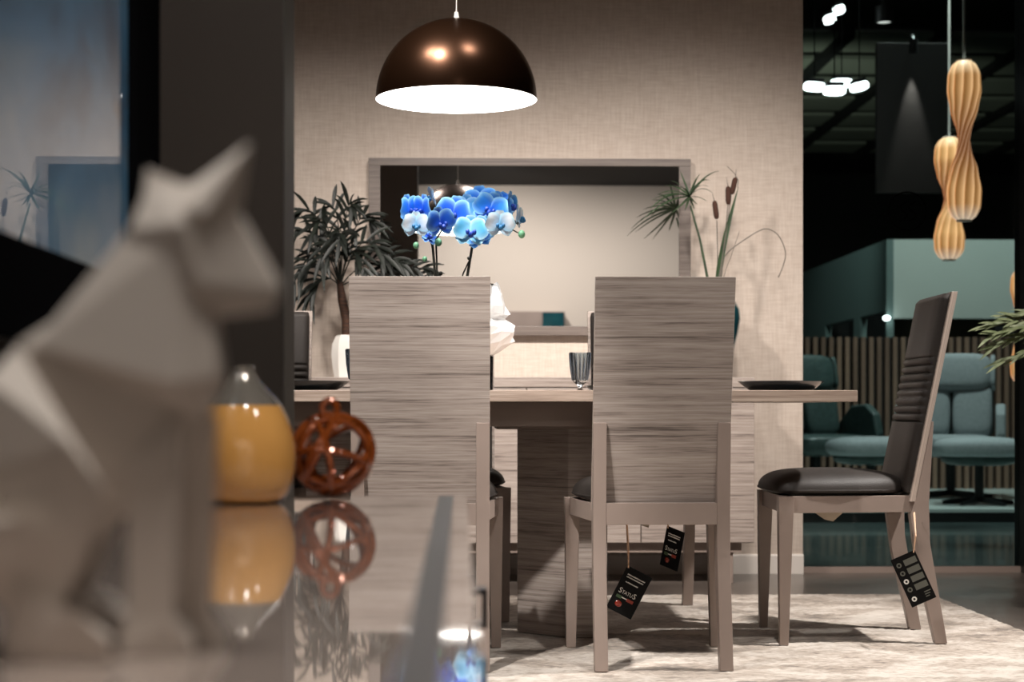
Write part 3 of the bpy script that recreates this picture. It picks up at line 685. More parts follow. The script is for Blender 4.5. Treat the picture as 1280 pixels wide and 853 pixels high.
def lip_mesh(c):
    g = MB().ell((0, -0.010, -0.006), (0.007, 0.010, 0.008), 10, 6); g.ell((-0.008, -0.010, 0.0), (0.005, 0.006, 0.007), 8, 5); g.ell((0.008, -0.010, 0.0), (0.005, 0.006, 0.007), 8, 5)
    me = g.mesh('lip', M['petal'], smooth=True); ca = me.color_attributes.new('tint', 'FLOAT_COLOR', 'POINT')
    for k in range(len(ca.data)): ca.data[k].color = (*c, 1)
    return me
BL, DB, LB, CY_, WH = lin(40, 150, 250), lin(16, 92, 232), lin(160, 220, 255), lin(60, 176, 232), lin(246, 250, 255)
KIN = {'blue': (DB, BL, LB), 'deep': (lin(14, 70, 205), lin(30, 112, 240), LB), 'pale': (lin(90, 170, 220), WH, lin(180, 226, 250)), 'mid': (lin(150, 215, 250), CY_, lin(190, 232, 252))}
PM = {k: (petal_mesh(0.040, 0.050, c, 0.006), petal_mesh(0.042, 0.030, c, 0.004), lip_mesh(lin(16, 60, 160) if k != 'pale' else lin(40, 110, 160))) for k, c in KIN.items()}
def bloom(px, py, kind, r, yaw=0.0, pitch=0.0, roll=0.0, dy=0.0):
    s = r / 400.0 / 0.040 * 1.0
    b = thing('bloom', '', ''); del b['label']; del b['category']; b.parent = orc
    b.location = ol(px, py, dy); b.rotation_euler = Euler((pitch, roll, yaw), 'XYZ'); b.scale = (s, s, s)
    big, sep, lip = PM[kind]
    for a, me, f in ((0, sep, 0.95), (2.25, sep, 0.9), (-2.25, sep, 0.9), (1.18, big, 1.0), (-1.18, big, 1.0)):
        inst('petal', me, b, (0, 0.003 if me is sep else -0.003, 0), (0, a, 0), (f, f, f))
    inst('lip', lip, b, (0, -0.004, -0.004)); return b
for a in ((520, 282, 'pale', 17, 0.1, 0.0, 0.0, -0.10), (511, 262, 'blue', 19, 0.9, 0.0, -0.2, -0.03), (529, 262, 'deep', 19, -0.9, 0.1, 0.2, -0.04), (541, 246, 'pale', 13, -1.2, 0.3, 0.6, 0.02),
          (535, 296, 'deep', 13, 0.7, -0.5, 0.2, -0.02), (550, 279, 'deep', 20, 0.5, 0.1, -0.2, -0.09), (567, 268, 'deep', 23, -0.3, 0.0, 0.2, -0.05), (582, 262, 'mid', 19, -0.2, 0.0, 0.1, -0.02),
          (601, 256, 'blue', 24, 0.1, 0.1, -0.1, 0.03), (613, 262, 'blue', 22, 0.0, 0.0, 0.3, -0.05), (606, 285, 'mid', 16, 0.0, 0.1, 0.3, -0.06), (588, 290, 'mid', 21, 0.1, -0.15, 0.05, -0.10), (598, 297, 'blue', 16, 0.0, -0.3, -0.3, -0.06),
          (625, 281, 'pale', 18, 0.1, 0.0, 0.0, -0.11), (624, 257, 'blue', 18, 0.5, 0.2, 0.4, -0.02), (637, 256, 'blue', 17, 1.15, 0.1, 0.1, 0.0), (648, 272, 'pale', 16, 1.35, 0.0, 0.0, 0.02)): bloom(*a)

# ------------------------------------------------------------------ pendant lamp
LX, LY, LZ = W(570.5, 125, 5.5).x, 5.5, W(570.5, 125, 5.5).z
pl = thing('pendant_lamp', 'bronze dome pendant lamp with a bright white inside over the table', 'lamp', (LX, LY, LZ))
Rr = 0.2525
pr = [(Rr * math.cos(a), Rr * math.sin(a)) for a in [i / 24 * PI / 2 for i in range(24)]] + [(0.012, Rr)]
MB().lathe(pr, 72).obj('shade', M['bronze'], pl, smooth=True)
Ri = Rr - 0.004
MB().lathe([(Rr, 0), (Ri, 0.0005)] + [(Ri * math.cos(i / 16 * PI / 2), Ri * math.sin(i / 16 * PI / 2)) for i in range(1, 16)] + [(0.03, Ri)], 64).obj('shade_lining', M['lamp_white'], pl, smooth=True, label='glowing white inside of the shade')
MB().lathe([(0.0005, Rr + 0.024), (0.006, Rr + 0.023), (0.0075, Rr + 0.012), (0.010, Rr - 0.002)], 16).obj('cable_grip', M['cable'], pl, smooth=True)
MB().tube([(0, 0, Rr + 0.02), (0, 0, 3.0 - LZ)], 0.0016, 6).obj('cable', M['cable'], pl)
MB().lathe([(0.05, 3.02 - LZ), (0.05, 2.995 - LZ), (0.0005, 2.99 - LZ)], 24).obj('ceiling_rose', M['white'], pl, smooth=True)

# ------------------------------------------------------------------ palm in the white vase on the sideboard
PX, PY = W(433, 470, 7.28).x, 7.28
vz = thing('white_vase', 'white glazed faceted vase holding the palm on the sideboard', 'vase', (PX, PY, SBT))
rv = random.Random(4)
prof = [(0.0005, 0), (0.050, 0), (0.052, 0.004), (0.058, 0.05), (0.062, 0.10), (0.060, 0.14), (0.048, 0.172), (0.040, 0.178), (0.036, 0.170), (0.0005, 0.16)]
MB().lathe(prof, 9, jit=lambda i, k: 0.05 * math.sin(2.1 * k + i)).obj('body', M['ceramic_white'], vz, smooth=True, ang=25)
pm_ = thing('palm', 'dark green leafy palm with a brown trunk in the white vase', 'plant', (PX, PY, SBT + 0.162))
def pl_(px, py, dy=0.0): return W(px, py, PY + dy) - pm_.location
MB().tube([(0, 0, 0), pl_(433, 400), pl_(428, 375), pl_(424, 350)], [0.019, 0.020, 0.019, 0.012], 10).obj('trunk', M['trunk'], pm_, smooth=True)
rp_ = random.Random(21)
FR = [((395, 278), (365, 300), -0.05), ((400, 260), (372, 268), -0.02), ((408, 262), (392, 290), -0.10), ((424, 258), (408, 262), 0.02), ((432, 258), (440, 258), -0.04), ((446, 268), (462, 275), 0.03),
      ((452, 290), (478, 318), -0.06), ((395, 315), (368, 352), -0.08), ((410, 300), (380, 330), 0.06), ((440, 300), (455, 335), -0.10), ((465, 318), (500, 328), -0.02), ((420, 290), (402, 320), -0.12), ((402, 340), (388, 368), -0.05), ((480, 335), (528, 335), 0.0), ((430, 282), (425, 300), -0.14)]
for (mid, tip, dy) in FR:
    f = bpy.data.objects.new('frond', None); COL.objects.link(f); f.parent = pm_
    A = pl_(425, 358); Bm = pl_(*mid, dy); Cc = pl_(*tip, dy * 1.6)
    pts = [(1 - t) ** 2 * A + 2 * t * (1 - t) * (Bm + (Bm - (A + Cc) * 0.5) * 0.4) + t * t * Cc for t in [i / 8 for i in range(9)]]
    MB().tube(pts, [0.0035 * (1 - 0.7 * i / 8) for i in range(9)], 5).obj('rib', M['leaf'], f, smooth=True)
    for i in range(2, 9):
        for s in (-1, 1) if i < 8 else (-1, 0.05, 1):
            p = pts[i]; t = (pts[i] - pts[i - 1]).normalized()
            sd = t.cross(Vector((0, -1, 0.3))).normalized() * s
            L_ = 0.125 * (0.75 + 0.5 * rp_.random()) * (1.0 if i < 7 else 0.75)
            d = (t * 1.0 + sd * rp_.uniform(0.45, 0.8) + Vector((0, rp_.uniform(-.5, .4), rp_.uniform(-.3, .1)))).normalized()
            q = [p + d * (L_ * k / 4) + Vector((0, 0, -0.30 * L_ * (k / 4) ** 2)) for k in range(5)]
            MB().leaf(q, 0.0185, up=(0, -0.8, 0.6)).obj('leaflet', M['leaf'], f, smooth=True, fixn=False, ang=180)

# ------------------------------------------------------------------ teal vase with papyrus and cattails
VX, VY = W(887, 470, 7.28).x, 7.28
tv = thing('teal_vase', 'tall dark teal vase with reeds, half hidden behind the tagged chair', 'vase', (VX, VY, SBT))
MB().lathe([(0.0005, 0), (0.088, 0), (0.090, 0.01), (0.094, 0.06), (0.105, 0.13), (0.120, 0.19), (0.129, 0.245), (0.126, 0.285), (0.108, 0.320), (0.07, 0.345), (0.05, 0.36), (0.052, 0.385), (0.044, 0.385), (0.042, 0.36), (0.0005, 0.33)], 56).obj('body', M['teal_glaze'], tv, smooth=True)
VTOP = SBT + 0.36
def reed(name, label, cat, grp=None):
    return thing(name, label, cat, (VX, VY, VTOP), 0, grp)
def rl(px, py, dy=0.0): return W(px, py, VY + dy) - Vector((VX, VY, VTOP))
pa = reed('papyrus', 'papyrus stem with a spreading green leaf head in the teal vase', 'plant')
MB().tube([(0, 0, -0.2), rl(884, 346), rl(875, 300), rl(863, 257)], [0.006, 0.006, 0.005, 0.004], 7).obj('stem', M['leaf2'], pa, smooth=True)
hd = (862, 246)
tips = [(803, 275, -.10, -14), (812, 262, -.16, -18), (815, 250, .05, -10), (822, 243, -.2, -10), (850, 214, 0.05, -2), (838, 226, -.1, -8), (890, 241, -.12, -14), (888, 226, .05, -16), (899, 214, -.03, -14), (884, 252, -.2, -4), (872, 256, -.25, 2), (826, 258, -.28, -6), (840, 266, -.3, 2), (856, 264, -.35, 0), (886, 234, -.18, -14), (876, 217, -.05, -8), (830, 233, .1, -10), (846, 238, -.25, -14), (868, 262, -.2, 2), (818, 254, .15, -14)]
for (px, py, dy, lift) in tips:
    a = rl(*hd); c = rl(px, py, dy); b = (a + c) * 0.5 + Vector((0, 0, -lift / 300.0))
    q = [(1 - t) ** 2 * a + 2 * t * (1 - t) * b + t * t * c for t in [i / 7 for i in range(8)]]
    MB().leaf(q, 0.013, up=(0.1, -0.7, 0.7), prof=lambda u: max(0.08, (1 - u) ** 0.6 * min(1, 0.4 + u * 3))).obj('leaf', M['leaf2'], pa, smooth=True, fixn=False, ang=180)
for lab, stem, top, bot in (('short cattail, lowest and leftmost of the three brown heads', [(897, 346), (897, 313), (896, 276)], (893, 251), (896, 274)),
                            ('cattail with the middle brown head in the teal vase', [(900, 346), (906, 300), (910, 256)], (910, 233), (910.5, 256)),
                            ('tallest cattail, its brown head topmost in the teal vase', [(899, 346), (908, 290), (914, 243)], (919.5, 222), (914.5, 243))):
    ct = reed('cattail', lab, 'plant', 'cattails in the teal vase')
    MB().tube([(0, 0, -0.2)] + [rl(*p) for p in stem], 0.0022, 6).obj('stem', M['dry_leaf'], ct, smooth=True)
    A, B = rl(*bot), rl(*top); ax = (B - A)
    MB().tube([A, A + ax * .06, A + ax * .2, A + ax * .8, A + ax * .94, B], [0.004, 0.009, 0.0112, 0.0112, 0.009, 0.003], 12).obj('seed_head', M['cattail'], ct, smooth=True)
    MB().tube([B, B + ax * 0.5 + Vector((-0.006, 0, 0))], [0.0018, 0.0006], 5).obj('spike', M['dry_leaf'], ct, smooth=True)
bl = reed('reed_leaf', 'broad upright green reed blade in the teal vase', 'plant')
q = [Vector((0, 0, -0.2))] + [rl(898 + 25 * t ** 1.3, 346 - 112 * t) for t in [i / 9 for i in range(10)]]
MB().leaf(q, 0.030, up=(0.25, -1, 0), fold=0.12, prof=lambda u: max(0.05, (1 - u ** 2.2) * 0.9 + 0.05)).obj('blade', M['leaf2'], bl, smooth=True, fixn=False, ang=180)
MB().tube([rl(922, 235), rl(923, 226), rl(918, 217), rl(909, 208)], 0.0014, 5).obj('withered_tip', M['dry_leaf'], bl, smooth=True)
cl = reed('curved_reed', 'thin dry reed arching far to the right of the teal vase', 'plant')
def bez(P, n=6):
    P = [Vector(p) for p in P]; out = []
    for i in range(len(P) - 1):
        p0 = P[max(i - 1, 0)]; p1 = P[i]; p2 = P[i + 1]; p3 = P[min(i + 2, len(P) - 1)]
        for k in range(n):
            t = k / n; out.append(0.5 * ((2 * p1) + (-p0 + p2) * t + (2 * p0 - 5 * p1 + 4 * p2 - p3) * t * t + (-p0 + 3 * p1 - 3 * p2 + p3) * t ** 3))
    out.append(P[-1]); return out
MB().tube(bez([(0, 0, -0.2), rl(903, 335), rl(908, 318), rl(926, 303), rl(953, 287), rl(968, 290), rl(977, 301), rl(982, 317), rl(979, 332), rl(973, 347)]), 0.0022, 6).obj('stalk', M['dry_leaf'], cl, smooth=True)
MB().tube(bez([(0, 0, -0.2), rl(905, 346), rl(914, 320), rl(924, 290)]), 0.0012, 5).obj('side_stalk', M['dry_leaf'], cl, smooth=True)

# ------------------------------------------------------------------ foreground: glossy cabinet
CT = CAMH - 0.118; CX1 = 0.0094; CX0 = -0.425; CY0, CY1 = 0.72, 2.40
cb = thing('low_cabinet', 'glossy taupe low cabinet with a mirror-like top in the foreground', 'cabinet', ((CX0 + CX1) / 2, (CY0 + CY1) / 2, FZ))
ox, oy = cb.location.x, cb.location.y
def cbx(x0, x1, y0, y1, z0, z1): return MB().box(x0 - ox, x1 - ox, y0 - oy, y1 - oy, z0 - FZ, z1 - FZ)
cbx(CX0 + 0.004, CX1 - 0.022, CY0 + 0.01, CY1 - 0.008, 0.08, CT - 0.022).obj('body', M['gloss_taupe'], cb, bevel=0.002)
cbx(CX0, -0.0284, CY0, CY1, CT - 0.022, CT).obj('top', M['gloss_top'], cb, bevel=0.0012)
cbx(-0.0284, -0.0094, CY0, CY1, CT - 0.022, CT - 0.0004).obj('top_inlay', M['inlay'], cb, label='grey metallic strip set into the top')
cbx(-0.0094, CX1, CY0, CY1, CT - 0.022, CT).obj('top_edge', M['gloss_top'], cb, bevel=0.0012)
for (a, b) in ((CY0 + 0.02, 1.56), (1.565, CY1 - 0.012)):
    for (z0, z1) in ((0.36, CT - 0.03), (0.225, 0.355), (0.09, 0.22)):
        d = cbx(CX1 - 0.021, CX1 - 0.004, a, b, z0, z1).obj('drawer', M['gloss_taupe'], cb, bevel=0.002)
for zc, yc in ((0.465, 2.10), (0.380, 2.10), (0.295, 2.10), (0.465, 1.15), (0.295, 1.15)):
    hm = MB(); X0 = CX1 - 0.005 - ox; Xo = 0.0325 - ox
    for dz in (0.018, -0.022): hm.box(X0, Xo, yc - 0.02 - oy, yc + 0.02 - oy, zc + dz - 0.0035 - FZ, zc + dz + 0.0035 - FZ)
    hm.box(Xo - 0.006, Xo, yc - 0.02 - oy, yc + 0.02 - oy, zc - 0.022 - FZ, zc + 0.018 - FZ)
    hm.obj('handle', M['dark_steel'], cb, bevel=0.0012, label='dark metal loop handle')
for x in (CX0 + 0.05, CX1 - 0.07):
    for y in (CY0 + 0.08, CY1 - 0.10): cbx(x - 0.02, x + 0.02, y - 0.02, y + 0.02, FZ, 0.08).obj('foot', M['dark_steel'], cb)

# amber vase
ax_, ay = W(303, 620, 2.23).x, 2.23
k = 2.23 / FPX
av = thing('amber_vase', 'round amber vase with a flared silver neck on the glossy cabinet', 'vase', (ax_, ay, CT))
body = [(0.5, 0), (44, 0), (50, 4), (57, 12), (62, 24), (65.5, 40), (66.5, 56), (65.5, 72), (62, 88), (56, 105), (48, 121)]
neck = [(48, 121), (40, 131), (30, 141), (22, 150), (16.5, 159), (14.0, 165), (14.5, 169), (13, 170), (11, 166), (10, 150), (0.5, 140)]
MB().lathe([(r * k, z * k) for r, z in body], 64).obj('body', M['amber'], av, smooth=True)
MB().lathe([(r * k, z * k) for r, z in neck], 64).obj('neck', M['chrome'], av, smooth=True, label='mirror silver neck')
# knotted glass ball
bx_, by = W(415, 600, 2.335).x, 2.345; br = 0.0545
bo = thing('knotted_glass_ball', 'amber glass strand ball tied in loops beside the amber vase', 'ornament', (bx_, by, CT))
rb = random.Random(31)
for i, nv in enumerate(((0, 1, .12), (1, .35, .2), (-.8, .5, .5), (.5, .6, -.7), (.1, .45, 1), (.95, .1, -.45), (-.4, .8, .15), (.2, -.9, .5))):
    n1 = Vector(nv).normalized(); u = n1.orthogonal().normalized(); v = n1.cross(u)
    off = rb.uniform(-0.45, 0.45); rad = br * math.sqrt(1 - off * off)
    pts = [Vector((0, 0, br + 0.005)) + n1 * br * off + (u * math.cos(2 * PI * t / 40) + v * math.sin(2 * PI * t / 40) * 0.96) * rad for t in range(40)]
    MB().tube(pts, 0.0049, 8, closed=True).obj('strand', M['amber_strand'], bo, smooth=True)
pts = [Vector((-0.003 + 0.010 * math.cos(2 * PI * t / 20), -0.01, 2 * br + 0.009 + 0.012 * math.sin(2 * PI * t / 20))) for t in range(20)]
MB().tube(pts, 0.005, 8, closed=True).obj('top_loop', M['amber_strand'], bo, smooth=True)

# faceted cat figurine (one mesh)
FY = 0.862; ks = FY / FPX; fx0 = W(150, 805, FY).x
def F(x, y, d): return ((x - 150) * ks, -d * ks, (805 - y) * ks)
def both(pts): return [F(x, y, d) for x, y, d in pts] + [F(x, y, -d) for x, y, d in pts]
fg = MB()
fg.hull(both([(190, 232, 30), (240, 228, 34), (298, 262, 26), (342, 338, 12), (349, 355, 11), (338, 382, 13), (280, 388, 26), (255, 350, 56), (235, 280, 60), (172, 285, 46), (215, 392, 46), (150, 330, 40)]))
fg.hull([F(228, 236, 12), F(300, 268, 16), F(262, 268, 58), F(240, 262, 58), F(316, 177, 34)])
fg.hull([F(170, 282, -20), F(238, 228, -14), F(200, 262, -56), F(176, 200, -40)])
fg.hull(both([(165, 290, 42), (130, 350, 50), (225, 300, 52), (268, 392, 34), (277, 462, 46), (256, 520, 22), (75, 402, 48), (60, 428, 58), (222, 472, 68)]))
fg.hull(both([(75, 400, 46), (40, 425, 56), (-5, 500, 66), (-18, 640, 60), (140, 640, 30), (228, 590, 24), (252, 520, 22), (60, 428, 56), (60, 700, 36)]))
for s in (1, -1):
    fg.hull([F(40, 430, 66 * s), F(12, 470, 96 * s), (F(-18, 580, 96 * s)), F(110, 545, 104 * s), F(150, 600, 92 * s), F(120, 690, 84 * s), F(-14, 700, 84 * s), F(30, 560, 30 * s), F(100, 640, 30 * s), F(40, 760, 80 * s), F(95, 740, 84 * s)])
    fg.hull([F(30, 735, 66 * s), F(30, 804, 60 * s), F(30, 804, 104 * s), F(50, 720, 104 * s), F(120, 745, 108 * s), F(158, 780, 104 * s), F(160, 804, 100 * s), F(155, 804, 66 * s), F(150, 775, 68 * s)])
    dx = 0 if s > 0 else 34
    fg.hull([F(160 + dx, 540, 16 * s), F(168 + dx, 575, 40 * s), F(228 + dx, 520, 42 * s), F(236 + dx, 510, 12 * s), F(168 + dx, 790, 50 * s), F(168 + dx, 790, 16 * s), F(222 + dx, 780, 48 * s), F(222 + dx, 780, 18 * s)])
    fg.hull([F(162 + dx, 760, 52 * s), F(162 + dx, 760, 12 * s), F(160 + dx, 804, 56 * s), F(160 + dx, 804, 10 * s), F(225 + dx, 762, 48 * s), F(225 + dx, 762, 16 * s), F(244 + dx, 785, 44 * s), F(246 + dx, 804, 44 * s), F(246 + dx, 804, 14 * s), F(244 + dx, 785, 18 * s)])
fg.hull([F(-60, 640, 60), F(-60, 650, 118), F(60, 632, 128), F(92, 662, 118), F(70, 690, 112), F(-60, 700, 112), F(40, 640, 90), F(-60, 690, 60)])
tag(fg.obj('cat_figurine', M['figurine'], loc=(fx0, FY, CT)), 'pale grey faceted sitting cat figurine in the blurred foreground', 'figurine')

# framed picture above the cabinet
pc = thing('framed_picture', 'blue-grey abstract picture behind glass in a black frame at left', 'picture', (-0.44, 1.2, 0.765))
fyA, fyB, z0, z1 = -1.35, 1.13, 0.0, 1.55
MB().box(0.0, 0.026, fyA, fyB, z0 + 0.0, z1).obj('backing', M['black'], pc)
MB().box(0.026, 0.034, fyA + 0.03, fyB - 0.175, z0 + 0.09, z1 - 0.06).obj('print', M['canvas'], pc, label='blue-grey abstract print under glass')
for (a, b, c, d) in ((fyA, fyB, z0, z0 + 0.09), (fyA, fyB, z1 - 0.06, z1), (fyA, fyA + 0.03, z0 + 0.09, z1 - 0.06), (fyB - 0.175, fyB, z0 + 0.09, z1 - 0.06)):
    MB().box(0.026, 0.044, a, b, c, d).obj('frame_bar', M['frame_matt'], pc, bevel=0.002)

# ------------------------------------------------------------------ olive plant at the right edge
ov = thing('olive_plant', 'green leafy sprigs of a potted plant entering at the right edge', 'plant', (2.16, 6.15, FZ))
MB().lathe([(0.0005, 0), (0.10, 0), (0.105, 0.01), (0.13, 0.30), (0.125, 0.31), (0.115, 0.29), (0.0005, 0.28)], 32).obj('pot', M['ceramic_black'], ov, smooth=True)
MB().tube([(0, 0, 0.28), (0.01, 0, 0.6), (0.0, 0, 0.95), (-0.01, 0, 1.06)], [0.013, 0.011, 0.008, 0.006], 8).obj('trunk', M['trunk'], ov, smooth=True)
ro = random.Random(14)
def oo(px, py, dy=0): return W(px, py, 6.15 + dy) - ov.location
for (a, tip, dy) in (((1330, 400), (1236, 408), 0.0), ((1330, 405), (1240, 420), -0.06), ((1330, 410), (1246, 432), 0.05), ((1330, 395), (1262, 398), 0.08), ((1330, 430), (1256, 452), -0.02)):
    A = oo(*a); B = oo(*tip, dy)
    tw = MB().tube([(0, 0, 0.98), A, (A + B) * .5 + Vector((0, 0, 0.01)), B], [0.004, 0.003, 0.002, 0.001], 5).obj('twig', M['trunk'], ov, smooth=True)
    for i in range(16):
        t = 0.15 + 0.85 * i / 15; p = A.lerp(B, t) + Vector((0, 0, 0.01 * math.sin(PI * t)))
        d = ((B - A).normalized() + Vector((0, ro.uniform(-.5, .5), ro.uniform(-.42, .38)))).normalized(); L_ = ro.uniform(0.07, 0.10)
        MB().leaf([p + d * (L_ * q / 4) + Vector((0, 0, -0.15 * L_ * (q / 4) ** 2)) for q in range(5)], 0.012, up=(0, -0.8, 0.6)).obj('leaf', M['olive'], tw, smooth=True, fixn=False, ang=180)

# ------------------------------------------------------------------ the hall beyond the glass
HZ0 = FZ
struct(MB().box(-2, 10, WY + 0.15, 30, HZ0 - 0.1, HZ0).obj('floor_hall', M['hall_floor']))
struct(MB().box(-2, 10, WY + 0.15, 30, 4.75, 4.85).obj('ceiling_hall', M['hall_black']))
struct(MB().box(-2, 10, 30, 30.1, HZ0, 4.75).obj('wall_hall_back', M['hall_black']))
struct(MB().box(10, 10.1, WY + 0.15, 30, HZ0, 4.75).obj('wall_hall_right', M['hall_black']))
struct(MB().box(-2.1, -2, WY + 0.15, 30, HZ0, 4.75).obj('wall_hall_left', M['hall_black']))
cg = thing('ceiling_grid', 'faint pale ceiling tiles in rows under the dark hall roof', 'ceiling tiles', (6, 22, 4.5))
tm = MB().box(-0.42, 0.42, -0.42, 0.42, -0.02, 0.02).mesh('ceiling_tile', M['ceil_tile'])
for i in range(9):
    for j in range(7):
        inst('ceiling_tile', tm, cg, (-2.6 + i * 0.98, -4.0 + j * 1.2, 0))
for i in range(10): MB().box(-3.15 + i * 0.98, -3.03 + i * 0.98, -4.6, 4.0, -0.08, 0.03).obj('runner', M['hall_black'], cg)
# stage with step, slat partition
st = thing('stage', 'low pale display platform with a black front under the armchairs', 'platform', (3.6, 12.5, HZ0))
MB().box(-1.9, 2.6, -1.55, 1.42, 0, 0.062).obj('riser', M['black'], st)
MB().box(-1.9, 2.6, -1.55, 1.42, 0.062, 0.082).obj('deck', M['stage'], st)
sp = thing('slat_partition', 'brown vertical slat partition behind the armchairs', 'partition', (3.6, 13.8, 0.07))
MB().box(-1.7, 2.4, 0.03, 0.06, 0, 1.20).obj('backing', M['slat_back'], sp)
sm = MB().box(-0.017, 0.017, -0.03, 0.03, 0, 1.203).mesh('slat', M['slat'])
for i in range(64): inst('slat', sm, sp, (-1.68 + i * 0.0635, 0, 0))
# booth behind
bt = thing('exhibition_booth', 'pale green exhibition booth standing behind the slat partition', 'booth', (W(1108, 400, 14.3).x, 14.3, HZ0))
MB().box(0.06, 3.0, 0.0, 0.08, 1.46, 2.11).obj('fascia', M['booth'], bt)
MB().box(0.06, 3.0, 0.16, 0.24, 1.0, 1.46).obj('counter_band', M['olive_band'], bt)
MB().box(0.9, 3.0, 0.01, 0.15, 1.0, 1.40).obj('dark_cabinet', M['hall_black'], bt)
side = [(0.0, 0.62), (0.0, 1.40)]
MB().box(0, 0.06, 0, 3.6, 1.52, 2.11).obj('side_fascia', M['booth_side'], bt)
for (a, b) in ((0.0, 0.05), (0.95, 1.20), (2.4, 3.6)): MB().box(0, 0.06, a, b, 0, 1.52).obj('side_post', M['booth_side'], bt)
MB().box(0.5, 0.6, 0.3, 3.6, 0, 1.6).obj('dark_interior', M['hall_black'], bt)
MB().box(0.02, 3.0, 3.6, 3.7, 0, 2.1).obj('rear_panel', M['hall_black'], bt)
MB().ell((-0.01, -0.05, 1.46), (0.03, 0.05, 0.022), 12, 8).obj('corner_spotlight', M['led'], bt, smooth=True, label='tiny bright spotlight on the booth corner')
# grey panel with a spot beam
gp = tag(MB().box(2.86, 3.36, 11.95, 12.0, 2.19, 3.22).obj('grey_panel', M['grey_panel'], bevel=0.004), 'dark grey hanging wall panel lit by a narrow beam', 'panel')
sl = thing('beam_spotlight', 'small black spotlight above the lit grey panel', 'lamp', (3.10, 11.89, 3.14))
MB().lathe([(0.0005, 0.09), (0.028, 0.09), (0.032, 0.0), (0.026, 0.0), (0.024, 0.05)], 20).obj('can', M['black'], sl, smooth=True)
MB().tube([(0, 0, 0.09), (0, 0.03, 0.12), (0, 0.065, 0.12)], 0.008, 6).obj('bracket', M['black'], sl)
# led lamps
LED = [(1018, 108.5, 27, -4, 'leftmost white oval lamp in the row of four'), (1052, 104, 28, 0, 'upper white oval lamp in the row of four'), (1043, 113.5, 28, 0, 'lower white oval lamp in the row of four'), (1074, 108.5, 23, 14, 'tilted rightmost white oval lamp in the row of four'),
       (1037, 24, 14, 18, 'lower left of the two white oval lamps high up'), (1048.5, 12.5, 14, 14, 'upper right of the two white oval lamps high up')]
for (px, py, wd, ti, lab), Y in zip(LED, (11.0, 11.5, 10.7, 11.2, 10.8, 11.3)):
    p = W(px, py, Y); hw_ = wd * Y / FPX / 2
    t = thing('hall_lamp', lab, 'lamp', p, 0, 'white oval lamps in the hall'); T = Matrix.Rotation(-math.radians(ti), 4, 'Y')
    MB().ell((0, 0, 0), (hw_, 0.05, 0.027), 20, 8, T, 0.55).obj('diffuser', M['led'], t, smooth=True)
    MB().box(-hw_ * .8, hw_ * .8, -0.035, 0.035, 0.024, 0.05, T).obj('housing', M['black'], t, bevel=0.004)
    MB().tube([(0, 0, 0.04), (0, 0, 4.75 - p.z)], 0.004, 5).obj('cable', M['black'], t)
dl = thing('hall_downlight', 'dim small round downlight high in the dark hall', 'lamp', W(1105, 27.5, 11.4))
MB().lathe([(0.0005, 0.0), (0.045, 0.0)], 24).obj('lens', M['downlight'], dl, smooth=True)
MB().lathe([(0.045, -0.004), (0.06, -0.004), (0.06, 0.1), (0.045, 0.1)], 24).obj('ring', M['black'], dl, smooth=True)
MB().tube([(0, 0, 0.05), (0, 0, 4.75 - dl.location.z)], 0.02, 8).obj('stem', M['black'], dl)

